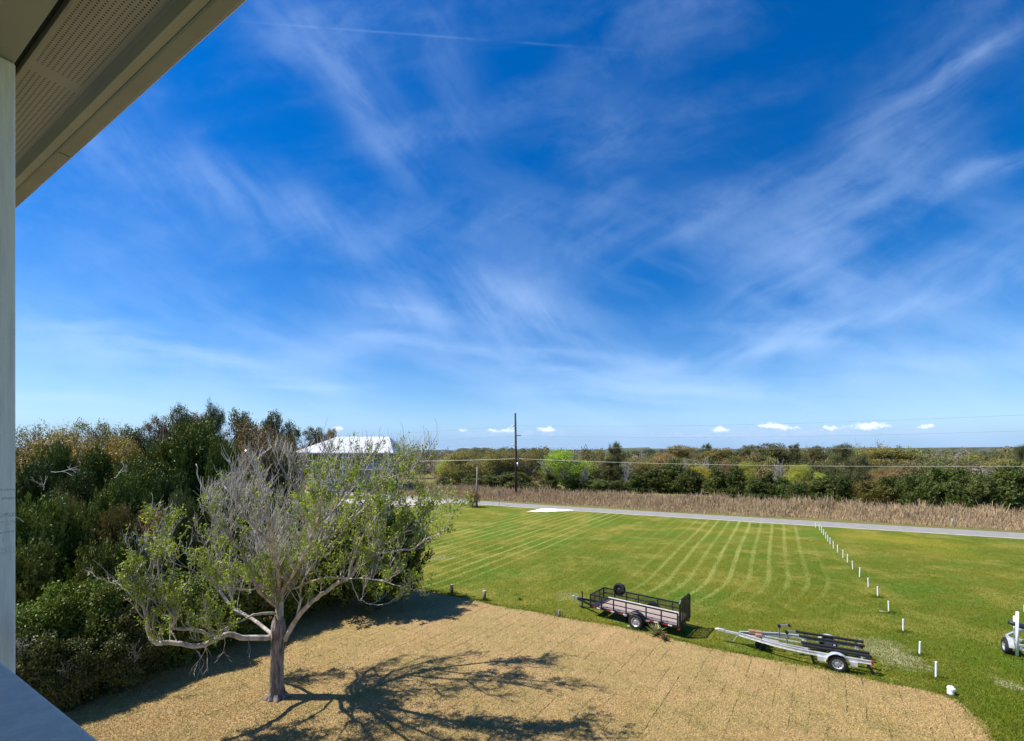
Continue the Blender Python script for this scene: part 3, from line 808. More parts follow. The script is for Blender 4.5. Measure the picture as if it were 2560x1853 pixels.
# front rows beyond the road
def Zb(px, extra=0.0):
    v_ = np.interp(px, [1050, 1237, 1372, 1707, 1840, 2060, 2354, 2553], [88, 92, 96, 100, 110, 124, 146, 158])
    return H * F / v_ + extra
CR = 'cedars in the row beyond the road'
row = [
 ('cedarf', 1687, 3, 1150, 95, 'broad dark cedar beyond the road, left of the yellow tree'),
 ('cedarf2', 1722, 1, 1172, 70, 'dark rounded cedar directly left of the yellow tree'),
 ('cedarf', 1795, 0, 1170, 72, 'dark pointed cedar directly right of the yellow tree'),
 ('cedarf', 1842, 0, 1163, 66, 'sharp pointed blackish cedar in front of the first lime tree'),
 ('cedarf', 1888, -1, 1196, 60, 'short dark cedar right of the sharp pointed blackish one'),
 ('cedarf', 1918, 0, 1183, 62, 'slim pointed cedar below the gap between two lime trees'),
 ('cedarf', 1955, 0, 1192, 60, 'low pointed cedar in front of the second yellow green tree'),
 ('cedarf2', 1998, -1, 1206, 66, 'low bushy green cedar below the second yellow green tree'),
 ('cedarf', 2058, 0, 1192, 84, 'spreading cedar in front of the small round yellow green tree'),
 ('cedarf2', 2100, 0, 1186, 80, 'full green cedar right of the small round yellow green tree'),
 ('cedarf2', 2240, 1, 1192, 110, 'wide rounded cedar right of the bronze shrub beyond the road'),
 ('cedarf2', 2290, 0, 1186, 90, 'dense cedar at the left foot of the tall dark cedar group'),
 ('cedarf', 2352, 1, 1170, 110, 'tallest dark cedar near the middle of the right hand cedar group'),
 ('cedarf', 2397, 1, 1173, 100, 'tall dark cedar just right of the tallest one in its group'),
 ('cedarf2', 2440, 0, 1184, 100, 'bushy cedar above the white roadside marker'),
 ('cedarf2', 2492, 1, 1200, 100, 'lower cedar in the dip left of the rightmost cedars'),
 ('cedarf', 2530, 1, 1160, 110, 'high cedar next to the right edge of the photo'),
 ('cedarf2', 2590, 1, 1172, 110, 'cedar cut off by the right edge of the photo'),
 ('cedarf', 1632, 2, 1172, 78, 'dark cedar between two grey bare trees and the road'),
 ('cedarf', 1588, 1, 1184, 62, 'short dark cedar right of the tall pine'),
 ('cedarf2', 1540, 0, 1202, 62, 'low dark cedar at the foot of the tall pine'),
 ('cedarf2', 1490, 0, 1198, 80, 'low wide cedar left of the tall pine'),
 ('cedarf2', 1436, 1, 1200, 60, 'low dark cedar under the right half of the bright green tree'),
 ('cedarf', 1374, 0, 1184, 56, 'dark upright cedar under the left half of the bright green tree'),
 ('cedarf2', 1318, 0, 1206, 66, 'low cedar just right of the tall utility pole'),
 ('cedarf2', 1237, 0, 1188, 74, 'dark cedar between the grey stub pole and the tall utility pole'),
]
for kd, px, ex, ty, w, lab in row:
    plant(kd, px, Zb(px, ex), ty, w, lab, CR)
BR = 'trees behind the cedar row beyond the road'
back = [
 ('ochre', 1116, 6, 1140, 60, 'pale green budding tree farthest left beyond the road', 'limey'),
 ('olive', 1166, 5, 1124, 120, 'wide brownish olive tree behind the grey stub pole', None),
 ('ochre', 1251, 5, 1122, 105, 'ochre topped tree left of the tall utility pole', 'olive'),
 ('olive', 1318, 7, 1127, 100, 'brownish tree directly right of the tall utility pole', None),
 ('thicket', 1196, 1, 1185, 90, 'dark tangled thicket behind the grey stub pole', 'thicket'),
 ('thicket', 1282, 1, 1180, 90, 'dark tangled thicket at the foot of the tall utility pole', 'thicket'),
 ('thicket', 1130, 1, 1192, 90, 'dark thicket beyond the left end of the road', 'thicket'),
 ('lime', 1415, 4, 1123, 145, 'large bright green spreading tree right of the tall utility pole', None),
 ('bare', 1458, 1, 1160, 75, 'grey bare tree leaning out right of the bright green tree', None),
 ('pine', 1539, 5, 1104, 42, 'tall lone pine rising above the skyline', None),
 ('oak', 1532, 6, 1140, 60, 'dark tree under the crown of the lone tall pine', 'thicket'),
 ('bare', 1566, 4, 1150, 60, 'pale bare tree just right of the lone tall pine', None),
 ('olive', 1604, 7, 1142, 80, 'small olive tree between two grey bare trees', None),
 ('olive', 1665, 8, 1130, 100, 'brown olive tree behind the broad dark cedar', 'russet'),
 ('bare', 1713, 8, 1138, 60, 'grey bare tree left of the yellow tree', None),
 ('yellow', 1751, 4, 1162, 52, 'bright yellow tree between dark cedars', None),
 ('bare', 1760, 9, 1132, 60, 'tall grey bare tree behind the yellow tree', None),
 ('russet', 1818, 8, 1150, 50, 'reddish brown tree behind the sharp pointed blackish cedar', None),
 ('limey', 1868, 5, 1152, 66, 'lime tree above the sharp pointed blackish cedar', None),
 ('bare', 1946, 8, 1138, 70, 'grey bare tree between the two largest yellow green trees', None),
 ('limey', 1996, 6, 1160, 68, 'yellow green tree leaning right in the middle of the row', None),
 ('limey', 2052, 6, 1181, 48, 'small round yellow green tree above the spreading cedar', None),
 ('pine', 2145, 4, 1134, 66, 'olive pine standing right of the yellow green trees', None),
 ('bronze', 2176, 0, 1203, 90, 'low bronze shrub between cedars beyond the road', None),
 ('russet', 2210, 9, 1168, 80, 'purplish brown bare thicket behind the bronze shrub', None),
 ('pine', 2104, 40, 1108, 56, 'flat topped pine on the skyline above the olive pine', None),
 ('pine', 1768, 60, 1108, 30, 'small pine poking above the skyline left of centre right', None),
 ('pine', 1987, 60, 1108, 32, 'single small pine right of the skyline clump', None),
 ('oak', 1925, 55, 1108, 96, 'clump of dark crowns on the skyline above the lime tree', None),
 ('oak', 1868, 60, 1113, 60, 'dark crown on the skyline left of the clump', None),
 ('oak', 2040, 60, 1115, 56, 'round dark crown on the skyline between two pines', None),
 ('oak', 1700, 60, 1114, 110, 'long brown olive crown on the skyline above the grey bare tree', 'olive'),
 ('oak', 2210, 60, 1120, 150, 'broad olive crown on the skyline right of the flat topped pine', 'olive'),
 ('oak', 1800, 50, 1120, 110, 'broad olive crown on the skyline above the reddish tree', 'olive'),
 ('pine', 2556, 20, 1108, 36, 'pine top at the right edge above the cedars', None),
 ('limey', 2545, 14, 1146, 160, 'green budding tree behind the rightmost cedars', 'olive'),
]
for kd, px, ex, ty, w, lab, mo in back:
    plant(kd, px, Zb(px, ex), ty, w, lab, BR, mat_over=mo, zfrac=.3 if kd == 'pine' and px == 2145 else None)

# left woods
LW = 'trees of the wood on the left'
left = [
 ('russet', 62, 38, 1062, 120, 'twiggy brown tree at the far left of the wood top', 'olive'),
 ('ochre', 140, 42, 1066, 110, 'ochre budding tree second along the left wood top', None),
 ('olive', 228, 42, 1055, 110, 'olive tree with a raised crown on the left skyline', None),
 ('olive', 284, 44, 1057, 100, 'round olive tree next to the dip in the left skyline', None),
 ('olive', 320, 35, 1090, 150, 'second golden olive tree right of the wide golden one', 'ochre'),
 ('ochre', 200, 33, 1080, 230, 'wide golden olive tree behind the left cedars', None),
 ('oak', 338, 44, 1068, 100, 'dark oak below the grey bare tree on the left skyline', None),
 ('bare', 402, 40, 1042, 110, 'grey bare tree on the left skyline', None),
 ('oak', 398, 46, 1040, 70, 'brown oak behind the grey bare tree', 'russet'),
 ('oak', 452, 46, 1016, 90, 'highest dark oak left of the small skyline pine', None),
 ('oak', 500, 46, 1032, 90, 'brown topped oak between the highest oak and the small pine', 'russet'),
 ('pine', 537, 44, 1004, 54, 'small open pine at the highest point of the left skyline', None),
 ('oak', 604, 46, 1028, 110, 'dark oak right of the small skyline pine', None),
 ('oak', 682, 48, 1030, 90, 'big dark oak at the right shoulder of the left wood', None),
 ('oak', 724, 48, 1056, 70, 'last dark oak sloping down towards the white roof', None),
 ('russet', 640, 34, 1054, 150, 'large russet brown twiggy tree in front of the oaks', None),
 ('russet', 715, 36, 1085, 100, 'brown twiggy tree left of the white roofed house', 'olive'),
 ('cedars', 146, 29, 1112, 90, 'dark pointed cedar at the left under the golden olive tree', None),
 ('cedar2', 243, 28, 1128, 110, 'pointed dark cedar right of the first under the golden tree', None),
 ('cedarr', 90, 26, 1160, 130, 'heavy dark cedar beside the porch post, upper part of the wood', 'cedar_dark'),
 ('cedars', 330, 28, 1150, 140, 'mid green cedar below the dark oak', None),
 ('cedarr', 395, 31, 1110, 120, 'cedar directly below the grey bare skyline tree', None),
 ('cedarr', 492, 31, 1054, 190, 'huge spreading cedar in the middle of the left wood', None),
 ('cedarr', 555, 29, 1106, 90, 'bright tipped cedar right of the huge spreading cedar', None),
 ('cedarr', 318, 23, 1186, 140, 'drooping cedar above the bronze shrub', None),
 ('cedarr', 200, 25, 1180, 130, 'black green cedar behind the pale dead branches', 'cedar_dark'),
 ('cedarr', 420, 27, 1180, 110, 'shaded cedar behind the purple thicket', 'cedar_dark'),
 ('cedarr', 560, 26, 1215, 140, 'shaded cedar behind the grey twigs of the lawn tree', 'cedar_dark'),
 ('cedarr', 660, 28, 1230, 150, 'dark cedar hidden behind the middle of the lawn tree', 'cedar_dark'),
 ('cedarr', 112, 18, 1244, 170, 'large front cedar beside the porch post', None),
 ('cedarr', 215, 18.5, 1262, 110, 'front cedar right of the large one beside the post', None),
 ('ochre', 165, 20, 1224, 70, 'small golden shrub on top of the large front cedar', 'olive'),
 ('bronze', 296, 18.6, 1268, 120, 'bronze brown shrub in the middle of the left thicket', None),
 ('bareb', 385, 18.6, 1240, 150, 'purplish grey bare thicket right of the bronze shrub', None),
 ('dry', 400, 20.5, 1262, 110, 'brown dry thicket inside the purplish bare twigs', 'russet'),
 ('thicket', 455, 19.5, 1232, 80, 'glossy dark shrub left of the lawn tree top', 'thicket'),
 ('cedarr', 85, 16.5, 1352, 150, 'low cedar beside the porch post above the glossy shrubs', None),
 ('cedarr', 275, 17.2, 1352, 150, 'light green tipped cedar below the bronze shrub', None),
 ('cedarr', 365, 17.2, 1385, 130, 'low cedar behind the left limb of the lawn tree', None),
 ('shrub', 95, 13.75, 1470, 190, 'glossy green shrub beside the porch post', None),
 ('shrub2', 215, 14.35, 1462, 180, 'glossy leafy shrub second from the porch post', None),
 ('thicket', 70, 12.85, 1570, 160, 'brownish low bush at the foot of the porch post', 'thicket'),
 ('thicket', 190, 13.45, 1590, 150, 'low dark bush at the sod corner on the left', 'thicket'),
 ('shrub2', 335, 15.25, 1448, 180, 'leafy shrub behind the elbow of the left limb', 'thicket'),
 ('thicket', 315, 14.45, 1560, 150, 'low dark bush under the left limb elbow', 'thicket'),
 ('thicket', 435, 16.05, 1440, 170, 'dark shrub behind the left limb of the lawn tree', 'cedar'),
 ('thicket', 530, 17.35, 1425, 170, 'dark shrub left of the lawn tree trunk', 'cedar'),
 ('thicket', 625, 18.75, 1400, 170, 'dark shrub directly behind the lawn tree trunk', 'cedar'),
 ('thicket', 715, 20.45, 1370, 170, 'dark shrub right behind the lawn tree trunk', 'cedar'),
 ('thicket', 790, 22.05, 1345, 160, 'dark shrub between the trunk and the overhanging cedar', 'cedar'),
]
for kd, px, Yp, ty, w, lab, mo in left:
    plant(kd, px, Yp, ty, w, lab, LW, mat_over=mo)
# overhanging cedar beyond the lawn tree
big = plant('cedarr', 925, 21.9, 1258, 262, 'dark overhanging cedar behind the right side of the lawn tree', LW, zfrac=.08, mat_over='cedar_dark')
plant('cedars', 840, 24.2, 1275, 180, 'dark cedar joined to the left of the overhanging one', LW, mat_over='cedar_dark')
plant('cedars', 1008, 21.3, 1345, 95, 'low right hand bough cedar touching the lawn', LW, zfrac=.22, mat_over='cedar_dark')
plant('oak', 786, 112, 1068, 62, 'dark oak behind the left end of the white roof', LW)
plant('oak', 828, 116, 1072, 50, 'small dark oak behind the peak of the white roof', LW, mat_over='russet')
plant('dry', 1181, 63.5, 1227, 42, 'brown scraggly bush at the foot of the grey stub pole', None, mat_over='bronze' if False else None)

for px_, w_, ty_, lab_ in ((1345, 26, 1236, 'small dark scrub bush in the reeds right of the utility pole'), (1595, 34, 1248, 'dark scrub bush in the reeds below the tall pine'),
                           (1725, 44, 1238, 'grey green scrub mound at the back of the reeds'), (1868, 70, 1246, 'wide grey scrub mound behind the reeds in the middle'),
                           (1640, 30, 1262, 'low brown tussock near the road edge of the reeds'), (2215, 40, 1268, 'brown scrub tussock in the reeds left of the marker')):
    v__ = np.interp(px_, [1237, 1707, 2060, 2553], [101, 116, 138, 176])
    plant('thicket' if w_ > 30 else 'dry', px_, H * F / v__, ty_, w_, lab_, 'scrub bushes among the reeds', mat_over='thicket')
# pale dead branches
def dead(px, py, Y, L, ang, label, seed):
    rng = np.random.default_rng(seed); tw = Twig()
    p = P(px, py, Y)
    grow(tw, rng, (0, 0, 0), (math.cos(R(ang)), -.2, math.sin(R(ang))), L, .022, 1, .1, .3, (5, 4, 3))
    v, f = tw.arrays()
    o = link_mesh('dead_branch', np_mesh('dead_branch', v, f), M['palebark'])
    o.location = p
    tag(o, label=label, cat='branch', group='pale dead branches in the left wood')
dead(128, 1180, 21.5, 1.0, -15, 'pale dead branch on the black green cedar, upper left', 1)
dead(285, 1195, 22.0, .9, 15, 'pale dead branch on the drooping cedar', 2)
dead(110, 1225, 17.0, .9, 60, 'pale forked dead branch above the front cedar by the post', 3)
dead(60, 1305, 16.0, .7, 150, 'short pale dead branch close to the porch post', 4)
dead(300, 1460, 14.0, .75, 160, 'long pale branch reaching left over the glossy shrubs', 5)

#SECTION_TREE
def lawn_tree():
    Y0 = 13.85
    root = empty('lawn_tree', (*G(692, 1744), 0), label='old spreading lawn tree, half bare and half in fresh green leaf', cat='tree')
    base = Vector(root.location)
    def LP(px, py, dz=0.0): return P(px, py, Y0 + dz) - base
    mb = MB()
    tp = [LP(692, 1744), LP(692, 1728), LP(692, 1700), LP(693, 1650), LP(695, 1600), LP(697, 1568), LP(697, 1552), LP(697, 1540)]
    tp[0].z = -.05
    rt_ = [.29, .215, .185, .178, .195, .20, .17, .10]
    NS = 30
    zz = np.linspace(0, len(tp) - 1, 40)
    rr2 = random.Random(4)
    ph = [rr2.uniform(0, 6.28) for _ in range(4)]
    for i_, z_ in enumerate(zz):
        k0 = min(int(z_), len(tp) - 2); fz = z_ - k0
        c_ = tp[k0].lerp(tp[k0 + 1], fz); r_ = rt_[k0] * (1 - fz) + rt_[k0 + 1] * fz
        for k in range(NS):
            a_ = 2 * math.pi * k / NS
            q_ = r_ * (1 + .10 * math.sin(3 * a_ + ph[0] + z_ * .3) + .06 * math.sin(5 * a_ + ph[1] - z_ * .5) + .035 * math.sin(11 * a_ + ph[2] + z_ * .8) + rr2.uniform(-.03, .03))
            mb.v.append((c_.x + math.cos(a_) * q_, c_.y + math.sin(a_) * q_, c_.z))
        if i_:
            b0 = (i_ - 1) * NS
            for k in range(NS):
                k2 = (k + 1) % NS
                mb.f.append((b0 + k, b0 + k2, b0 + NS + k2, b0 + NS + k))
    for th, L in ((.3, .42), (2.2, .4), (3.6, .45), (5.2, .4)):   # root flare
        mb.tube([tp[1] + Vector((0, 0, .12)), tp[0] + Vector((math.cos(th) * .26, math.sin(th) * .26, .06)), tp[0] + Vector((math.cos(th) * L, math.sin(th) * L, -.02))], [.12, .09, .03], 7)
    mb.build('trunk', M['trunkbark'], root, smooth=False)
    limbs = [  # ([(px,py,dz)...], r0, r1, leaf, twigdensity)
     ([(679, 1592, 0), (615, 1596, -.5), (571, 1586, -.9), (535, 1601, -1.3), (498, 1615, -1.6), (440, 1608, -1.9), (385, 1604, -2.1), (370, 1566, -2.2), (367, 1530, -2.3), (350, 1500, -2.4)], .088, .045, 1.0, .45),
     ([(367, 1530, -2.3), (340, 1500, -2.4), (315, 1470, -2.5), (298, 1462, -2.5)], .035, .01, .9, 1.0),
     ([(535, 1601, -1.3), (502, 1577, -1.5), (450, 1572, -1.8), (433, 1568, -1.9), (436, 1544, -2), (411, 1511, -2), (407, 1478, -2), (396, 1420, -2), (400, 1370, -1.9), (407, 1347, -1.9)], .05, .015, 1.0, .9),
     ([(690, 1535, 0), (645, 1535, -.6), (601, 1552, -1.1), (568, 1568, -1.4), (540, 1585, -1.6)], .045, .015, .8, .9),
     ([(688, 1590, 0), (630, 1548, .5), (579, 1515, .9), (550, 1478, 1.1), (539, 1442, 1.2), (542, 1387, 1.3), (535, 1358, 1.3), (539, 1310, 1.4), (530, 1270, 1.4)], .06, .02, .35, 1.1),
     ([(695, 1520, 0), (650, 1480, -.6), (625, 1430, -1.1), (597, 1369, -1.4), (564, 1330, -1.7), (540, 1290, -1.9)], .065, .02, .3, 1.2),
     ([(697, 1490, 0), (652, 1464, -1.0), (630, 1475, -1.4), (593, 1473, -1.9), (550, 1460, -2.3), (500, 1440, -2.5)], .05, .012, 1.0, 1.0),
     ([(697, 1478, 0), (668, 1420, .6), (640, 1340, 1.1), (600, 1265, 1.5), (560, 1215, 1.8)], .075, .02, .05, 1.5),
     ([(698, 1470, 0), (685, 1390, 1.1), (672, 1300, 1.9), (655, 1220, 2.3), (645, 1160, 2.6)], .08, .02, .05, 1.5),
     ([(699, 1478, 0), (706, 1390, .2), (722, 1310, .4), (745, 1230, .5), (760, 1160, .6)], .085, .02, .15, 1.5),
     ([(699, 1478, 0), (696, 1430, -1.2), (685, 1370, -2.1), (672, 1300, -2.8), (665, 1250, -3.2)], .08, .02, .12, 1.3),
     ([(702, 1480, 0), (730, 1440, -1.1), (765, 1380, -2.0), (790, 1310, -2.6), (810, 1250, -2.9)], .08, .02, .35, 1.2),
     ([(700, 1478, 0), (748, 1438, .7), (795, 1372, 1.4), (839, 1329, 1.8), (890, 1288, 2.1), (949, 1237, 2.4), (1007, 1175, 2.6)], .12, .03, .6, 1.0),
     ([(795, 1372, 1.4), (815, 1310, 1.2), (850, 1250, 1.1), (880, 1190, 1.0), (905, 1140, .9)], .06, .015, .45, 1.3),
     ([(748, 1438, .7), (762, 1370, 1.6), (790, 1290, 2.2), (812, 1220, 2.6), (830, 1160, 2.9)], .06, .015, .25, 1.4),
     ([(890, 1288, 2.1), (949, 1287, 2.3), (1000, 1270, 2.4), (1050, 1262, 2.5)], .04, .012, .9, 1.1),
     ([(839, 1329, 1.8), (900, 1270, 1.4), (960, 1200, 1.1), (1010, 1145, .9)], .05, .012, .8, 1.1),
     ([(711, 1600, 0), (741, 1548, -.2), (777, 1508, -.5), (803, 1486, -.7), (846, 1457, -1.0), (872, 1445, -1.2), (898, 1416, -1.3), (931, 1391, -1.5), (985, 1378, -1.7), (1036, 1372, -1.8)], .082, .025, .75, .8),
     ([(872, 1445, -1.2), (890, 1380, -1.4), (920, 1320, -1.5), (960, 1270, -1.6), (1000, 1230, -1.6)], .05, .012, .8, 1.1),
     ([(744, 1541, -.2), (750, 1497, -.4), (753, 1464, -.6), (790, 1400, -1.0), (840, 1350, -1.3)], .045, .015, .6, .9),
     ([(730, 1475, 0), (803, 1446, -.9), (876, 1446, -1.4), (949, 1449, -1.8), (1010, 1470, -2.0)], .035, .010, .8, .7),
     ([(876, 1446, -1.4), (898, 1500, -1.5), (930, 1511, -1.6)], .02, .008, .2, .6),
     ([(949, 1237, 2.4), (985, 1170, 2.2), (1010, 1110, 2.1)], .035, .01, .5, 1.5),
     ([(880, 1190, 1.0), (930, 1140, .6), (960, 1090, .4)], .035, .01, .4, 1.6),
     ([(960, 1200, 1.1), (1030, 1170, .8), (1080, 1110, .6)], .03, .01, .7, 1.5),
     ([(670, 1295, 1.9), (610, 1210, 1.4), (570, 1150, 1.2)], .045, .012, .0, 1.7),
     ([(640, 1340, 1.1), (560, 1290, .4), (505, 1215, .0), (490, 1160, -.1)], .05, .012, .03, 1.7),
     ([(685, 1370, -2.1), (620, 1300, -2.5), (590, 1230, -2.6)], .045, .012, .05, 1.7),
     ([(745, 1230, .5), (700, 1160, .1), (690, 1110, .0)], .04, .01, .05, 1.7),
     ([(790, 1310, -2.6), (850, 1260, -2.6), (900, 1200, -2.4)], .04, .012, .5, 1.4),
     ([(850, 1250, 1.1), (820, 1170, .2), (810, 1110, .1)], .035, .01, .2, 1.6),
     ([(931, 1391, -1.5), (990, 1340, -1.5), (1050, 1320, -1.5), (1085, 1300, -1.4)], .035, .01, .9, 1.1),
    ]
    rng = np.random.default_rng(42)
    tw = Twig(); tips = []
    lm_names = 0
    for (pp, r0, r1, leaf, dens) in limbs:
        pts = [LP(*q) for q in pp]
        if 690 <= pp[0][0] <= 703 and 1465 <= pp[0][1] <= 1492:      # stems rise side by side out of the fork
            tw_ = (pts[1] - pts[0]).normalized() * .085
            pts = [LP(694, 1575, 0) + Vector((tw_.x * .9, tw_.y * .9, 0)), LP(696, 1530, 0) + Vector((tw_.x * 1.2, tw_.y * 1.2, 0)), pts[0] + Vector((tw_.x, tw_.y, 0))] + pts[1:]
        # smooth the polyline
        fine = []
        for i in range(len(pts) - 1):
            p0 = pts[max(i - 1, 0)]; p1 = pts[i]; p2 = pts[i + 1]; p3 = pts[min(i + 2, len(pts) - 1)]
            for k in range(4):
                t = k / 4
                fine.append(.5 * ((2 * p1) + (p2 - p0) * t + (2 * p0 - 5 * p1 + 4 * p2 - p3) * t * t + (3 * p1 - p0 - 3 * p2 + p3) * t ** 3) + Vector(rng.normal(0, .012, 3)))
        fine.append(pts[-1])
        n = len(fine); rr = [r0 + (r1 - r0) * (i / (n - 1)) ** .8 for i in range(n)]
        lb = MB(); lb.tube(fine, rr, 9)
        lb.build('limb', M['bark'], root, smooth=True)
        L = sum((fine[i + 1] - fine[i]).length for i in range(n - 1))
        nb = int(L * 5.0 * dens)
        for b in range(nb):
            t = (rng.uniform(.16, 1.0)) * (n - 1); i = min(int(t), n - 2)
            q = fine[i] + (fine[i + 1] - fine[i]) * (t - i)
            td = np.array((fine[i + 1] - fine[i]).normalized())
            sd = nrm(np.cross(td, rng.normal(size=3)))
            d = nrm(td * .8 + sd * .8 + np.array([0, 0, .45]))
            tl = []
            frac = t / (n - 1)
            grow(tw, rng, np.array(q), d, rng.uniform(.45, 1.15) * (1.15 - .35 * frac), max(.010, rr[i] * .33), 0, .38, .15, (4, 3), tl, (.62, .6), 8.05)
            tips += [(a_, b_, c_, leaf) for (a_, b_, c_) in tl]
        tips_end = []
        grow(tw, rng, np.array(fine[-1]), np.array((fine[-1] - fine[-2]).normalized()), .9, r1 * .9, 0, .3, .2, (5, 4), tips_end, (.6, .55), 8.1)
        tips += [(a_, b_, c_, leaf) for (a_, b_, c_) in tips_end]
    for (px_, py_, dz_, L_) in ((522, 1605, -1.4, .9), (510, 1610, -1.5, .7), (560, 1592, -1.0, .6), (480, 1612, -1.7, .6), (620, 1596, -.5, .4)):
        grow(tw, rng, np.array(LP(px_, py_, dz_)), (rng.uniform(-.5, .6), rng.uniform(-.3, .3), -.9), L_, .011, 1, -.25, .16, (3, 2, 2))
    v, f = tw.arrays()
    tag(link_mesh('twigs', np_mesh('twigs', v, f), M['twig'], root), kind='stuff')
    # fresh leaves along the leafy tips
    T_ = [t for t in tips]
    C, A = [], []
    for (p, d, L, leaf) in T_:
        wx = p[0] + base.x; wz = p[2] + base.z
        k = leaf * (1.0 if math.sin(p[0] * 3.1 + p[1] * 2.2) * math.sin(p[2] * 2.9 + p[1]) > -.15 else .25)
        if wx > -4.6: k = max(k, .65)
        if wx > -5.6 and wz > 5.0: k = max(k, .7)
        if wz > 6.9: k *= .7
        if wz > 7.6: k *= .5
        if wz < 4.2 and wx < -8: k = max(k, .75)
        if abs(wx + 7.2) < 1.2 and 3.0 < wz < 4.6: k = max(k, .6)
        if rng.uniform() > k * .85: continue
        m_ = rng.integers(7, 15)
        for j in range(m_):
            C.append(p - d * L * rng.uniform(-.1, .9) + rng.normal(0, .045, 3)); A.append(d)
    C = np.array(C); A = np.array(A); n = len(C)
    a = nrm(A * .5 + rng.normal(0, .8, (n, 3)) + np.array([0, 0, .1]))
    nn = nrm(rng.normal(0, .6, (n, 3)) + np.array([0, 0, .8])); s = nrm(np.cross(a, nn))
    v, f = leaf_quads(C, a, s, rng.uniform(.028, .058, n), rng.uniform(.016, .030, n))
    tag(link_mesh('leaves', np_mesh('leaves', v, f), M['newleaf'], root), kind='stuff')
    print('lawn tree: tips', len(tips), 'leaves', n, 'segs', len(tw.seg))
lawn_tree()
# ------------------------------------------------------------------ own porch (camera stands on it)
TT = Vector((.866, -.5, 0)); NN = Vector((.5, .866, 0))
def Q(t, n, z): return TT * t + NN * n + Vector((0, 0, z))
MR = Matrix((TT, NN, Vector((0, 0, 1)))).transposed()
def pbox(mb, t0, t1, n0, n1, z0, z1):
    mb.box(Q((t0 + t1) / 2, (n0 + n1) / 2, (z0 + z1) / 2), (t1 - t0, n1 - n0, z1 - z0), M=MR)
def soffit_mat():
    m = bpy.data.materials.new('vented_soffit'); m.use_nodes = True
    T = NT(m.node_tree)
    co = T.n('ShaderNodeTexCoord').outputs['Object']
    q = T.mapping(co, rot=R(-30))
    s = T.n('ShaderNodeSeparateXYZ', {0: q})
    t, n_ = s.outputs[0], s.outputs[1]
    pt, pn = .0150, .0142
    row = T.m('FLOOR', T.m('DIVIDE', n_, pn))
    sh = T.m('MULTIPLY', T.m('MODULO', row, 2.0), pt * .5)
    ft = T.m('SUBTRACT', T.m('FRACT', T.m('DIVIDE', T.m('ADD', t, sh), pt)), .5)
    fn = T.m('SUBTRACT', T.m('FRACT', T.m('DIVIDE', n_, pn)), .5)
    d = T.m('ADD', T.m('MULTIPLY', T.m('MULTIPLY', ft, pt), T.m('MULTIPLY', ft, pt)), T.m('MULTIPLY', T.m('MULTIPLY', fn, pn), T.m('MULTIPLY', fn, pn)))
    hole = T.m('LESS_THAN', d, .0031 ** 2)
    # bands of holes with blank ribs between the panels
    fp = T.m('FRACT', T.m('DIVIDE', T.m('ADD', t, 12.0 - .03 + .02), .95))
    band = T.m('MULTIPLY', T.m('GREATER_THAN', fp, .07), T.m('LESS_THAN', fp, .995))
    nb = T.m('MULTIPLY', T.m('GREATER_THAN', n_, .556), T.m('LESS_THAN', n_, .700))
    hole = T.m('MULTIPLY', T.m('MULTIPLY', hole, band), nb)
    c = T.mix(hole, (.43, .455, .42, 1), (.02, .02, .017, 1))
    p = T.n('ShaderNodeBsdfPrincipled', {'Base Color': c, 'Roughness': .5, 'Specular IOR Level': .3})
    T.n('ShaderNodeOutputMaterial', {0: p.outputs[0]})
    return m
def paint_wood():
    m = bpy.data.materials.new('weathered_white_paint'); m.use_nodes = True
    T = NT(m.node_tree)
    co = T.n('ShaderNodeTexCoord').outputs['Object']
    lw = T.noise(T.mapping(co, scale=(1, 1, 14)), 60, 4, .6)
    c = T.mix(T.ramp(lw, .35, .7), (.84, .85, .83, 1), (.70, .71, .70, 1))
    s = T.n('ShaderNodeSeparateXYZ', {0: co})
    # scraped horizontal marks where the paint has rubbed off
    z = s.outputs[2]
    marks = None
    for (zc, w, a) in ((H - .155, .006, .8), (H - .215, .010, .7), (H - .275, .003, 1.0), (H - .245, .012, .5), (H - .125, .004, .6), (H - .34, .02, .3)):
        g = T.ramp(T.m('ABSOLUTE', T.m('SUBTRACT', T.m('ADD', z, T.m('MULTIPLY', T.noise(co, 9, 2), .02)), zc + .01)), w, w * .4)
        g = T.m('MULTIPLY', g, a)
        marks = g if marks is None else T.m('MAXIMUM', marks, g)
    br = T.ramp(T.noise(T.mapping(co, scale=(.25, .25, 1)), 130, 3, .7), .46, .62)
    c = T.mix(T.m('MULTIPLY', marks, br), c, (.07, .07, .065, 1))
    knots = T.ramp(T.noise(T.mapping(co, scale=(1, 1, 7)), 28, 3, .7), .70, .76)
    c = T.mix(T.m('MULTIPLY', knots, .6), c, (.22, .22, .20, 1))
    b = T.n('ShaderNodeBump', {'Strength': .55, 'Distance': .004, 'Height': lw})
    p = T.n('ShaderNodeBsdfPrincipled', {'Base Color': c, 'Roughness': .6, 'Normal': b.outputs[0]})
    T.n('ShaderNodeOutputMaterial', {0: p.outputs[0]})
    return m
porch = empty('porch', (0, 0, 0), label='covered upper porch corner with painted post, rail cap and vented soffit', cat='porch')
khaki = mat('khaki_trim', (.34, .36, .335), .55, var=.06, vscale=3, bump=.05, bscale=60)
khaki_g = mat('grey_trim', (.36, .39, .40), .55, var=.06, vscale=3)
khaki_l = mat('light_khaki_trim', (.42, .44, .40), .55, var=.05, vscale=3)
dark_gap = mat('dark_joint', (.06, .065, .06), .8, var=.05)
t0, t1 = -9.0, 7.0
b = MB(); pbox(b, t0, t1, .344, .484, H + 1.39, H + 1.66); b.build('beam', khaki, porch, bevel=.004)
b = MB(); pbox(b, t0, t1, .4845, .535, H + 1.512, H + 1.60); b.build('joint', dark_gap, porch)
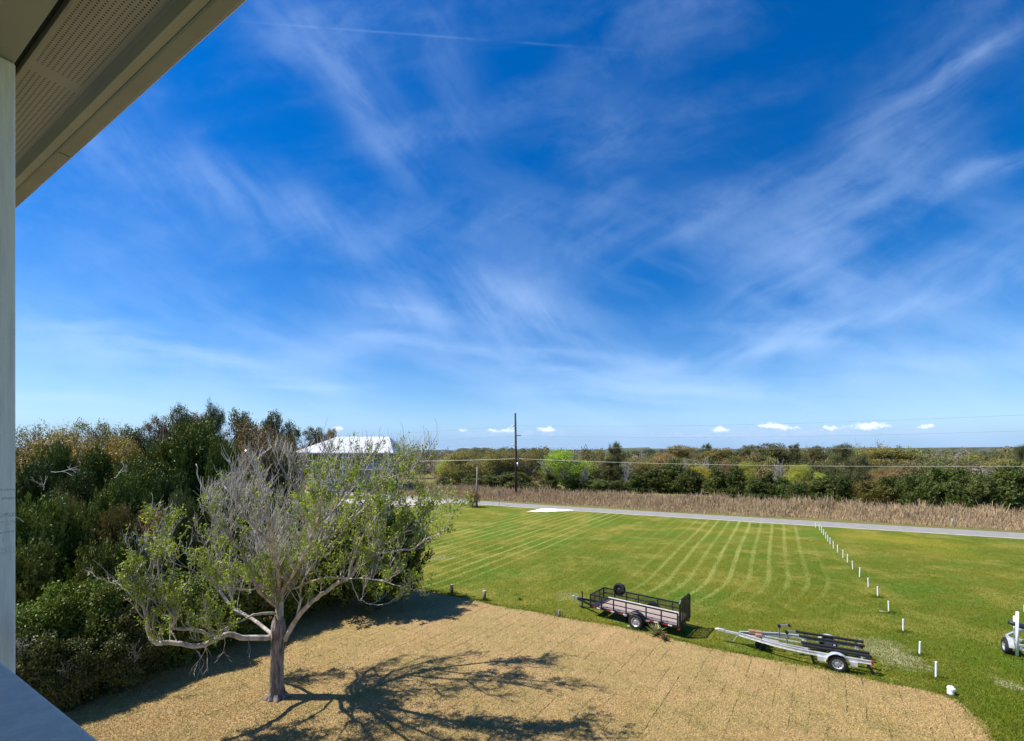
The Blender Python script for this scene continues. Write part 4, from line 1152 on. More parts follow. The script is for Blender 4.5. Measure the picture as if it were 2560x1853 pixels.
b = MB(); pbox(b, t0, t1, .536, .547, H + 1.486, H + 1.60); b.build('channel', khaki_l, porch, bevel=.002)
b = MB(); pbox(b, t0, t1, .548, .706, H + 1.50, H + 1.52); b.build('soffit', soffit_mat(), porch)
b = MB()   # sloping cove between soffit and sub-fascia
pr = [(.706, 1.50), (.709, 1.493), (.712, 1.488), (.716, 1.470), (.720, 1.455), (.7205, 1.60), (.706, 1.60)]
for k, tt in enumerate((t0, t1)):
    for (n_, z_) in pr: b.v.append(tuple(Q(tt, n_, H + z_)))
m_ = len(pr)
for i in range(m_): b.f.append((i, (i + 1) % m_, m_ + (i + 1) % m_, m_ + i))
b.build('cove_strip', khaki_g, porch)
b = MB(); pbox(b, t0, t1, .721, .751, H + 1.455, H + 1.60); b.build('sub_fascia', khaki_l, porch, bevel=.002)
b = MB()
pr = [(.7515, 1.453), (.757, 1.4485), (.795, 1.4485), (.803, 1.452), (.8055, 1.462), (.8055, 1.58), (.7515, 1.58)]
for k, tt in enumerate((t0, t1)):
    for (n_, z_) in pr: b.v.append(tuple(Q(tt, n_, H + z_)))
m_ = len(pr)
for i in range(m_): b.f.append((i, (i + 1) % m_, m_ + (i + 1) % m_, m_ + i))
b.build('fascia', khaki, porch)
for tj in (-2.95, -1.35, .3):
    b = MB(); pbox(b, tj, tj + .004, .757, .796, H + 1.4470, H + 1.4483); b.build('joint_cover', dark_gap, porch)
b = MB(); pbox(b, t0, t1, .806, .8085, H + 1.456, H + 1.59); b.build('drip_edge', mat('white_aluminium', (.75, .76, .76), .35, .3, var=.03), porch)
b = MB()
rf = [(t0, .86, 1.60), (t1, .86, 1.60), (t1, -3.6, 2.9), (t0, -3.6, 2.9)]
for (tt, n_, z_) in rf: b.v.append(tuple(Q(tt, n_, H + z_)))
for (tt, n_, z_) in rf: b.v.append(tuple(Q(tt, n_, H + z_ + .06)))
b.f += [(0, 1, 2, 3), (4, 7, 6, 5), (0, 4, 5, 1), (1, 5, 6, 2), (2, 6, 7, 3), (3, 7, 4, 0)]
b.build('roof', mat('grey_shingle', (.25, .25, .25), .9, vscale=12, bump=.5), porch)
b = MB(); pbox(b, t0, t1, -3.0, .343, H + 1.62, H + 1.655); b.build('ceiling', khaki, porch)
wood_w = paint_wood()
post = MB(); pbox(post, -2.461, -2.321, .346, .486, H - 4.4, H + 1.389)
po = post.build('post', wood_w, porch, bevel=.006)
b = MB(); pbox(b, t0, 3.2, .206, .345, H - .592, H - .552)
capm = mat('blue_grey_rail_paint', (.80, .74, .64), .55, var=.10, vscale=30, bump=.45, bscale=160, col2=(.66, .61, .53))
b.build('rail_cap', capm, porch, bevel=.008)
b = MB(); pbox(b, t0, 3.2, .255, .295, H - .70, H - .5925); b.build('rail_board', capm, porch)
b = MB(); pbox(b, t0, 3.2, -3.0, .486, H - 1.63, H - 1.55); b.build('deck', mat('deck_boards', (.30, .27, .22), .8, vscale=4), porch)

# ------------------------------------------------------------------ neighbour house with white metal roof
hw = mat('grey_siding', (.33, .31, .28), .8, vscale=2, bump=.2)
wh = mat('white_paint', (.72, .73, .73), .6, var=.04)
def ribbed():
    m = bpy.data.materials.new('white_metal_roof'); m.use_nodes = True
    T = NT(m.node_tree)
    co = T.n('ShaderNodeTexCoord').outputs['Object']
    s = T.n('ShaderNodeSeparateXYZ', {0: co})
    fr = T.m('FRACT', T.m('DIVIDE', s.outputs[0], .6))
    rib = T.ramp(T.m('ABSOLUTE', T.m('SUBTRACT', fr, .5)), .44, .5)
    c = T.mix(T.m('MULTIPLY', rib, .25), (.62, .63, .64, 1), (.42, .44, .46, 1))
    bp = T.n('ShaderNodeBump', {'Strength': .5, 'Distance': .05, 'Height': rib})
    p = T.n('ShaderNodeBsdfPrincipled', {'Base Color': c, 'Roughness': .35, 'Normal': bp.outputs[0]})
    T.n('ShaderNodeOutputMaterial', {0: p.outputs[0]})
    return m
glassm = mat('dark_window', (.03, .035, .04), .15, var=.05, spec=.8)
YH = 88.0
hx0, hx1 = (733 - CX) * YH / F, (985 - CX) * YH / F
house = empty('neighbour_house', ((hx0 + hx1) / 2, YH + 5, 0), label='raised house with a white metal hip roof half hidden behind the lawn tree', cat='house')
hwid = (hx1 - hx0) / 2
b = MB()
b.box((1.2, .6, 3.9), (hwid * 2 - 5.2, 8.2, 7.4)); b.build('wall', hw, house)
b = MB()
ez, rz_ = 7.85, 11.2
ra, rb = -hwid + 6.6, -hwid + 17.6
e = [(-hwid, -5.6, ez), (hwid, -5.6, ez), (hwid, 6.2, ez), (-hwid, 6.2, ez)]
b.v += e + [(ra, .3, rz_), (rb, .3, rz_)] + [(x_, y_, z_ - .25) for (x_, y_, z_) in e]
b.f += [(0, 1, 5, 4), (1, 2, 5), (2, 3, 4, 5), (3, 0, 4), (0, 6, 7, 1), (1, 7, 8, 2), (2, 8, 9, 3), (3, 9, 6, 0), (6, 9, 8, 7)]
b.build('roof', ribbed(), house)
b = MB(); b.box((0, -4.3, 4.55), (hwid * 2 - 1.6, 2.4, .25)); b.build('porch_deck', wh, house)
for k in range(7):
    x_ = -hwid + 1.0 + k * (hwid * 2 - 2) / 6
    b = MB(); b.box((x_, -5.4, 3.8), (.2, .2, 7.58)); b.build('porch_post', wh, house)
b = MB()
b.box((0, -5.45, 5.65), (hwid * 2 - 1.8, .08, .10)); b.box((0, -5.45, 4.85), (hwid * 2 - 1.8, .06, .06))
for k in range(80):
    b.box((-hwid + 1.1 + k * (hwid * 2 - 2.2) / 79, -5.45, 5.25), (.03, .03, .78))
b.build('railing', wh, house)
for k, x_ in enumerate((-4.6, -1.4, 1.8, 5.0)):
    b = MB(); b.box((x_, -3.56, 6.2), (1.3, .08, 1.7)); w_ = b.build('window', wh, house)
    b = MB(); b.box((x_, -3.62, 6.2), (1.1, .06, 1.5)); b.build('pane', glassm, w_)
b = MB(); b.box((-3.0, -3.60, 1.4), (4.2, .1, 2.5)); b.build('garage_door', wh, house)
# tiny far house roofs
def far_house(px, py, Y, w, hgt, label):
    p = P(px, py, Y)
    r = empty('far_house', (p.x, Y, 0), label=label, cat='house')
    b = MB(); b.box((0, 0, p.z / 2), (w, 6, p.z)); b.build('wall', wh, r)
    b = MB()
    b.v += [(-w / 2 - .4, -3.5, p.z), (w / 2 + .4, -3.5, p.z), (w / 2 + .4, 3.5, p.z), (-w / 2 - .4, 3.5, p.z), (-w / 2 - .4, 0, p.z + hgt), (w / 2 + .4, 0, p.z + hgt)]
    b.f += [(0, 1, 5, 4), (2, 3, 4, 5), (0, 4, 3), (1, 2, 5), (0, 3, 2, 1)]
    b.build('roof', wh, r)


# ------------------------------------------------------------------ utility poles, wires, sign
polem = mat('creosoted_pole', (.070, .040, .034), .85, var=.2, vscale=3, bump=.3)
greyp = mat('weathered_pole', (.30, .27, .23), .9, vscale=4, bump=.4, stretch=(1, 1, 5))
steel = mat('galvanised_steel', (.55, .56, .57), .38, .75, var=.12, vscale=9)
px0, py0 = G(1290, 1244)
DIR = Vector((.887, -.461, 0))
def utility_pole(loc, label):
    r = empty('utility_pole', loc, label=label, cat='utility pole', group='utility poles along the road')
    b = MB(); b.tube([(0, 0, -.1), (0, 0, 7), (-.12, 0, 14.7)], [.24, .20, .15], 12); b.build('pole', polem, r, smooth=True)
    for (z, s_) in ((12.45, -1), (10.75, 1), (9.1, -1)):
        b = MB()
        b.tube([(0, 0, z), (s_ * .45, -.05, z + .07), (s_ * .85, -.05, z + .02)], [.08, .075, .07], 8)
        b.build('insulator_arm', steel, r, smooth=True)
    b = MB(); b.box((.2, -.1, 6.76), (.22, .12, .18)); b.build('bracket', steel, r)
    b = MB(); b.tube([(.3, -.2, 5.35), (.3, -.2, 6.1)], .16, 12); b.build('junction_can', steel, r, smooth=True)
    return r
mainp = utility_pole((px0, py0, 0), 'tall dark utility pole standing in the reeds beyond the road')
spans = [Vector((px0, py0, 0)), Vector((px0, py0, 0)) + DIR * 82, Vector((px0, py0, 0)) - Vector((.895, -.446, 0)) * 78]
for k, lab in ((1, 'utility pole beyond the right end of the road view'), (2, 'utility pole beyond the left end of the road')):
    pass
wirem = mat('pale_aluminium_wire', (.52, .50, .42), .5, .2, var=.05)
wired = mat('dark_wire', (.16, .19, .25), .6, var=.05)
def wire(a, b_, sag, r, m, label):
    mb = MB(); pts = []
    for i in range(25):
        t = i / 24; p = a.lerp(b_, t); p.z -= sag * 4 * t * (1 - t); pts.append(p)
    mb.tube(pts, r, 4)
    tag(mb.build('power_line', m), label=label, cat='wire', group='wires on the utility pole')
for side, sd in (('right', 1), ('left', 2)):
    for (z, off, rr_, m_, nm) in ((6.78, .2, .022, wirem, 'lowest pale wire'), (12.5, -.75, .008, wired, 'top thin wire'), (10.8, .75, .008, wired, 'second thin wire'), (9.15, -.75, .010, wirem, 'third thin wire')):
        a = spans[0] + Vector((off, 0, z)); c = spans[sd] + Vector((off, 0, z))
        wire(a, c, .75 if z < 7 else .9, rr_, m_, '%s running %s from the tall utility pole' % (nm, side))
x_, y_ = G(1192, 1267)
r = empty('stub_pole', (x_, y_, 0), label='short weathered grey pole beside the brown bush', cat='pole')
b = MB(); b.tube([(0, 0, -.1), (.02, 0, 3), (.06, 0, 5.75)], [.15, .125, .10], 10); b.build('pole', greyp, r, smooth=True)
b = MB(); b.box((.1, -.12, 1.2), (.05, .03, 2.2)); b.build('conduit', steel, r)
x_, y_ = G(1248.6, 1264.5)
r = empty('road_sign', (x_, y_, 0), R(58), label='small road sign seen nearly edge on by the road', cat='sign')
b = MB(); b.box((0, 0, 1.0), (.05, .05, 2.1)); b.build('sign_post', steel, r)
b = MB(); b.box((0, .035, 1.80), (.46, .012, .6)); b.build('sign_plate', mat('sign_back', (.28, .29, .31), .5, .3), r)
x_, y_ = G(2382, 1313)
r = empty('roadside_marker', (x_, y_, 0), label='white utility marker post in the verge beyond the road', cat='marker')
b = MB(); b.box((0, 0, .3), (.16, .10, .60)); b.build('post', wh, r, bevel=.01)
b = MB(); b.box((.0, 0, .63), (.22, .14, .07)); b.build('cap', wh, r, bevel=.01)

# ------------------------------------------------------------------ white stakes
pvc = mat('white_pvc', (.86, .87, .85), .45, var=.03)
stakes = [(2340, 1696), (2299, 1638), (2258, 1580), (2222, 1531.7), (2194.5, 1493), (2171, 1468), (2149, 1443), (2132, 1424.5), (2118.7, 1406), (2107.5, 1395),
          (2094.2, 1381), (2083.8, 1371), (2075.4, 1361), (2069.7, 1354), (2064.5, 1346), (2059.3, 1338), (2054.5, 1332), (2049.3, 1326), (2038.8, 1319)]
ordn = ['nearest', 'second', 'third', 'fourth', 'fifth', 'sixth', 'seventh', 'eighth', 'ninth', 'tenth', 'eleventh', 'twelfth', 'thirteenth', 'fourteenth', 'fifteenth', 'sixteenth', 'seventeenth', 'eighteenth', 'nineteenth']
b = MB(); b.lathe((0, 0, 0), (0, 0, 1), [(.001, -.05), (.030, -.05), (.030, .52), (.034, .52), (.034, .56), (.026, .565), (.001, .567)], 12)
st0 = b.build('white_stake', pvc, None, smooth=False)
for i, (sx_, sy_) in enumerate(stakes):
    o = st0 if i == 0 else st0.copy()
    if i: sc.collection.objects.link(o)
    X_, Y_ = G(sx_, sy_)
    o.location = (X_, Y_, 0)
    o.rotation_euler = (R(prng.uniform(-3, 3)), R(prng.uniform(-3, 3)), 0)
    o.scale = (1, 1, prng.uniform(.9, 1.06))
    lab = '%s white stake, counting from the camera along the row' % ordn[i] if 0 < i < 18 else ('nearest white stake, beside the white capped pipe' if i == 0 else 'farthest white stake, at the edge of the road')
    tag(o, label=lab, cat='stake', group='white stakes across the lawn')
def stick(px, py, L, ang, label, m=pvc, r=.016):
    b = MB(); b.tube([(-L / 2, 0, r), (L / 2, 0, r)], r, 7)
    o = b.build('fallen_stick', m); o.location = (*G(px, py), .01); o.rotation_euler = (0, 0, R(ang)); tag(o, label=label, cat='stick')
stick(2209, 1530, .35, -20, 'white stick lying left of the fourth stake')
stick(1590, 1570, .75, -25, 'white stick lying by the wheel of the black trailer')
x_, y_ = G(2376, 1738)
r = empty('pipe_stub', (x_, y_, 0), label='white capped pipe stub at the corner of the sod', cat='pipe')
b = MB(); b.lathe((0, 0, 0), (.15, .1, 1), [(.001, 0), (.085, 0), (.085, .16), (.001, .16)], 18); b.build('pipe', pvc, r, smooth=False)
b = MB(); b.lathe((.025, .016, .16), (.35, -.2, 1), [(.001, 0), (.105, 0), (.105, .07), (.085, .10), (.035, .105), (.035, .13), (.001, .13)], 18); b.build('cap', pvc, r, smooth=False)
# stubby timber posts
tim = mat('old_timber', (.20, .17, .13), .9, vscale=8, bump=.5, stretch=(1, 1, 5), col2=(.10, .085, .065))
timt = mat('timber_top', (.50, .46, .40), .9, vscale=20)
def bollard(px, py, hgt, rad, label):
    r = empty('timber_post', (*G(px, py), 0), label=label, cat='post', group='short posts along the lawn edge')
    b = MB(); b.tube([(0, 0, -.05), (0, 0, hgt)], [rad * 1.03, rad], 14); b.build('shaft', tim, r, smooth=True)
    b = MB(); b.lathe((0, 0, hgt), (0, 0, 1), [(rad * .98, 0), (rad * .90, .012), (.001, .014)], 14); b.build('top', timt, r)
bollard(1129.5, 1484, .47, .085, 'left of the two dark round timber posts by the sod edge')
bollard(1211, 1501, .50, .09, 'right of the two dark round timber posts by the sod edge')
o = st0.copy(); sc.collection.objects.link(o); o.location = (*G(1033, 1469), 0); o.scale = (1.4, 1.4, .6)
tag(o, label='short pale stake at the left corner of the sod edge', cat='stake', group='white stakes across the lawn')
r = empty('broken_stub', (*G(1397, 1540), 0), label='small pale stub with dead weeds left of the black trailer', cat='stub')
b = MB(); b.tube([(0, 0, 0), (.02, 0, .28)], [.05, .045], 9); b.build('stub', timt, r)
rngw = np.random.default_rng(3); tw = Twig()
for k in range(14):
    grow(tw, rngw, (rngw.uniform(-.25, .25), rngw.uniform(-.1, .1), 0), (rngw.normal(0, .5), rngw.normal(0, .5), 1), .3, .006, 1, .1, .2, (3, 3))
v, f = tw.arrays(); link_mesh('weeds', np_mesh('weeds', v, f), M['twigbrown'], r)
# yucca by the trailer
def spiky(px, py, n, L, label, m, seed):
    rr = np.random.default_rng(seed)
    r = empty('spiky_plant', (*G(px, py), 0), label=label, cat='plant')
    V = []; Fc = []
    for k in range(n):
        th = rr.uniform(0, 6.28); el = rr.uniform(.25, 1.4); l = L * rr.uniform(.6, 1.1); w_ = .022
        d = np.array([math.cos(th) * math.cos(el), math.sin(th) * math.cos(el), math.sin(el)])
        s = nrm(np.cross(d, [0, 0, 1.]))
        p1 = d * l * .55; p2 = d * l + np.array([0, 0, -.12 * l])
        b0 = len(V); V += [s * w_ * -.7, s * w_ * .7, p1 + s * w_, p1 - s * w_, p2]
        Fc += [(b0, b0 + 1, b0 + 2, b0 + 3), (b0 + 3, b0 + 2, b0 + 4)]
    me = bpy.data.meshes.new('leaves'); me.from_pydata([tuple(q) for q in V], [], Fc); me.update()
    link_mesh('leaves', me, m, r)
yum = foliage('yucca_leaves', (.20, .24, .07), (.42, .38, .16), (.30, .20, .09), .2, .5, .3)
spiky(1640, 1588, 70, .62, 'spiky yucca between the black trailer and the sod', yum, 4)
spiky(1662, 1600, 60, .34, 'small withered clump right of the yucca', M['dry'], 5)
spiky(1300, 1500, 30, .16, 'small weed tuft in the lawn above the sod edge', M['lawnblade'], 6)

# ------------------------------------------------------------------ wheels and trailers
rubber = mat('tyre_rubber', (.018, .018, .020), .75, var=.2, vscale=20)
rim_s = mat('silver_rim', (.62, .63, .64), .35, .6, var=.1)
rim_d = mat('dark_rim', (.05, .05, .052), .5, .3)
blk = mat('black_paint', (.014, .014, .016), .42, var=.3, vscale=12)
alum = mat('trailer_aluminium', (.72, .73, .74), .38, .40, var=.14, vscale=7)
redl = mat('red_reflector', (.38, .02, .02), .3, var=.1)
whl = mat('white_reflector', (.70, .68, .66), .4, var=.05)
def wheel(parent, c, side, rad, wid, rimm, name='wheel'):
    """axle along local y; side -1 = outer face towards -y"""
    w_ = empty(name, c); w_.parent = parent
    R_, w2 = rad, wid / 2
    b = MB(); b.lathe((0, 0, 0), (0, side, 0), [(R_ * .60, w2 * .86), (R_ * .66, w2), (R_ * .88, w2), (R_ * .97, w2 * .8), (R_, w2 * .45), (R_, -w2 * .45), (R_ * .97, -w2 * .8), (R_ * .88, -w2), (R_ * .60, -w2)], 36)
    b.build('tyre', rubber, w_, smooth=True)
    b = MB(); b.lathe((0, 0, 0), (0, side, 0), [(R_ * .605, -w2 * .8), (R_ * .605, w2 * .84), (R_ * .57, w2 * .88), (R_ * .54, w2 * .55), (R_ * .48, w2 * .30), (R_ * .30, w2 * .38), (R_ * .22, w2 * .65), (R_ * .10, w2 * .72), (.001, w2 * .74)], 36)
    rim = b.build('rim', rimm, w_, smooth=True)
    b = MB()
    for k in range(8):
        a = k * math.pi / 4 + .2
        b.lathe((math.cos(a) * R_ * .40, side * (w2 * .345), math.sin(a) * R_ * .40), (0, side, 0), [(R_ * .062, 0), (R_ * .062, .006), (.001, .006)], 10)
    b.build('vent_hole', rim_d, rim)
    b = MB()
    for k in range(5):
        a = k * math.pi * .4
        b.lathe((math.cos(a) * R_ * .17, side * w2 * .66, math.sin(a) * R_ * .17), (0, side, 0), [(.011, 0), (.011, .02), (.001, .02)], 6)
    b.build('lug_nut', steel, rim)
    return w_
def fender(parent, c, rad, wid, m, a0=-8, a1=188, flat=False):
    b = MB(); n = 18; th = .006
    for i in range(n + 1):
        a = R(a0 + (a1 - a0) * i / n)
        for rr_ in (rad, rad + th):
            for s_ in (-wid / 2, wid / 2):
                b.v.append((c[0] + math.cos(a) * rr_, c[1] + s_, c[2] + math.sin(a) * rr_ * (.92 if flat else 1)))
    for i in range(n):
        q = 4 * i
        b.f += [(q, q + 1, q + 5, q + 4), (q + 2, q + 6, q + 7, q + 3), (q, q + 4, q + 6, q + 2), (q + 1, q + 3, q + 7, q + 5)]
    return b.build('fender', m, parent, smooth=False)

def planks():
    m = bpy.data.materials.new('grey_deck_planks'); m.use_nodes = True
    T = NT(m.node_tree)
    co = T.n('ShaderNodeTexCoord').outputs['Object']
    s = T.n('ShaderNodeSeparateXYZ', {0: co})
    ty = T.m('DIVIDE', s.outputs[1], .142)
    idx = T.m('FLOOR', ty); fr = T.m('FRACT', ty)
    gap = T.m('LESS_THAN', fr, .07)
    st = T.noise(T.mapping(co, scale=(8, 1, 1)), 16, 4, .65)
    v_ = T.n('ShaderNodeTexWhiteNoise', {'W': idx}, noise_dimensions='1D').outputs[0]
    c = T.mix(v_, (.42, .335, .29, 1), (.31, .245, .215, 1))
    c = T.mix(T.m('MULTIPLY', T.ramp(st, .4, .75), .5), c, (.26, .21, .19, 1))
    c = T.mix(gap, c, (.05, .04, .035, 1))
    p = T.n('ShaderNodeBsdfPrincipled', {'Base Color': c, 'Roughness': .85})
    T.n('ShaderNodeOutputMaterial', {0: p.outputs[0]})
    return m
def utility_trailer():
    L, Wd = 4.08, 1.42; zd = .50; zt = 1.0
    r = empty('utility_trailer', (3.65, 20.85, 0), math.atan2(-.623, .782), label='black utility trailer with wood deck, mesh sides and raised ramp gate', cat='trailer')
    b = MB()
    for y in (.03, Wd - .03): b.bar((0, y, zd - .05), (L, y, zd - .05), .05, .10)
    for x in (.03, L - .03): b.bar((x, .056, zd - .05), (x, Wd - .056, zd - .05), .05, .10)
    for x in np.arange(.6, 3.9, .6): b.bar((x, .056, zd - .065), (x, Wd - .056, zd - .065), .04, .05)
    b.bar((.0, .35, zd - .13), (-1.05, Wd / 2 - .03, .42), .06, .09)
    b.bar((.0, Wd - .35, zd - .13), (-1.05, Wd / 2 + .03, .42), .06, .09)
    b.build('frame', blk, r)
    b = MB(); b.box((L / 2 + .20, Wd / 2, zd - .005), (L - .52, Wd - .12, .035)); b.build('deck', planks(), r)
    b = MB(); b.box((.22, Wd / 2, zd - .010), (.34, Wd - .13, .03)); b.build('front_plate', mat('dark_steel_plate', (.10, .095, .10), .6, .2), r)
    b = MB(); b.box((L / 2 + .1, Wd - .048, zd + .06), (L - .35, .02, .085)); b.build('edge_board', mat('pale_board', (.86, .83, .78), .7), r)
    # side rails
    px_ = [0.02, .60, 1.20, 1.80, 2.72, 3.38, L - .02]
    for (y, nm) in ((.02, 'near'), (Wd - .02, 'far')):
        b = MB()
        b.bar((0, y, zt), (L, y, zt), .055, .05)
        b.bar((0, y, zd + .26), (L, y, zd + .26), .04, .035)
        for x in px_: b.bar((x, y, zd - .05), (x, y, zt - .026), .048)
        b.build('side_rail', blk, r)
    b = MB()
    b.bar((.02, 0, zt + .002), (.02, Wd, zt + .002), .042, .035); b.bar((.02, .04, zd + .26), (.02, Wd - .04, zd + .26), .03, .025)
    for y in (.47, .95): b.bar((.02, y, zd), (.02, y, zt - .02), .03)
    b.build('front_rail', blk, r)
    b = MB()
    for k in range(100):
        x = .04 + k * (L - .08) / 99; b.bar((x, Wd - .012, zd + .02), (x, Wd - .012, zt - .02), .008)
    for k in range(12):
        z = zd + .04 + k * .042; b.bar((.03, Wd - .008, z), (L - .03, Wd - .008, z), .008)
    b.build('side_mesh', blk, r)
    b = MB()
    for k in range(34):
        y = .04 + k * (Wd - .08) / 33; b.bar((.012, y, zd + .02), (.012, y, zt - .02), .007)
    for k in range(12):
        z = zd + .04 + k * .042; b.bar((.008, .03, z), (.008, Wd - .03, z), .0042)
    b.build('front_mesh', blk, r)
    # ramp gate, upright
    g = empty('ramp_gate', (L + .06, 0, zd - .02)); g.parent = r
    gh = 1.06; ch = .14
    b = MB()
    o_ = [(.02, 0), (.02, gh - ch), (.02 + ch, gh), (Wd - .02 - ch, gh), (Wd - .02, gh - ch), (Wd - .02, 0)]
    for i in range(5): b.bar((0, o_[i][0], o_[i][1]), (0, o_[i + 1][0], o_[i + 1][1]), .045)
    b.bar((0, .02, .0), (0, Wd - .02, .0), .045)
    b.build('gate_frame', blk, g)
    for k in range(6):
        y = .16 + k * (Wd - .32) / 5
        b = MB(); b.bar((0, y, .02), (0, y, gh - .03 - (ch * .5 if k in (0, 5) else 0)), .032); b.build('gate_bar', blk, g)
    b = MB()
    for k in range(15):
        z = .05 + k * .068; b.bar((.012, .04, z), (.012, Wd - .04, z), .005)
    for k in range(44):
        y = .05 + k * (Wd - .1) / 43; b.bar((.014, y, .02), (.014, y, gh - (.14 if k < 4 or k > 39 else .03)), .006)
    b.build('gate_mesh', blk, g)
    ax = 2.34; wr = .325
    wheel(r, (ax, -.16, wr), -1, wr, .20, rim_s)
    wheel(r, (ax, Wd + .16, wr), 1, wr, .20, rim_s)
    for y in (-.15, Wd + .15): fender(r, (ax, y, wr), .42, .26, blk, -12, 192)
    b = MB(); b.tube([(ax, -.06, wr), (ax, Wd + .06, wr)], .035, 8); b.build('axle', blk, r)
    b = MB(); b.box((ax, -.06, zd - .06), (1.15, .16, .03)); b.build('step_plate', mat('scuffed_steel', (.22, .21, .21), .6, .3), r)
    # spare on the far rail
    wheel(r, (.78, Wd + .11, 1.03), -1, .30, .19, rim_d, 'spare_wheel')
    # lights and reflectors along the near frame
    for x in (.25, .95, 1.55, 2.95, 3.55):
        b = MB(); b.box((x, .0, zd - .05), (.16, .012, .055)); b.build('red_reflector', redl, r)
        b = MB(); b.box((x + .20, .0, zd - .05), (.17, .012, .05)); b.build('white_reflector', whl, r)
    b = MB(); b.box((L + .02, .035, zd + .19), (.05, .03, .42)); b.build('white_strip', whl, r)
    b = MB(); b.box((L + .02, .10, zd - .12), (.07, .16, .10)); b.build('tail_light', redl, r)
    b = MB(); b.box((L + .02, Wd - .10, zd - .12), (.07, .16, .10)); b.build('tail_light', redl, r)
    b = MB()
    b.box((-1.15, Wd / 2, .45), (.26, .11, .09)); b.tube([(-1.32, Wd / 2, .46), (-1.20, Wd / 2, .50)], .06, 10)
    b.build('coupler', steel, r)
    b = MB()
    b.tube([(-.80, Wd / 2, .12), (-.80, Wd / 2, .82)], .032, 10); b.tube([(-.80, Wd / 2, .80), (-.80, Wd / 2 - .16, .83)], .014, 6)
    b.box((-.80, Wd / 2, .06), (.16, .16, .02)); b.tube([(-.80, Wd / 2, .06), (-.80, Wd / 2, .14)], .022, 8)
    b.build('jack', blk, r)
    b = MB(); b.tube([(-1.0, Wd / 2 - .05, .42), (-1.05, Wd / 2 - .10, .26), (-.9, Wd / 2 - .09, .22), (-.7, Wd / 2 - .06, .38)], .010, 5); b.build('safety_chain', steel, r)
utility_trailer()

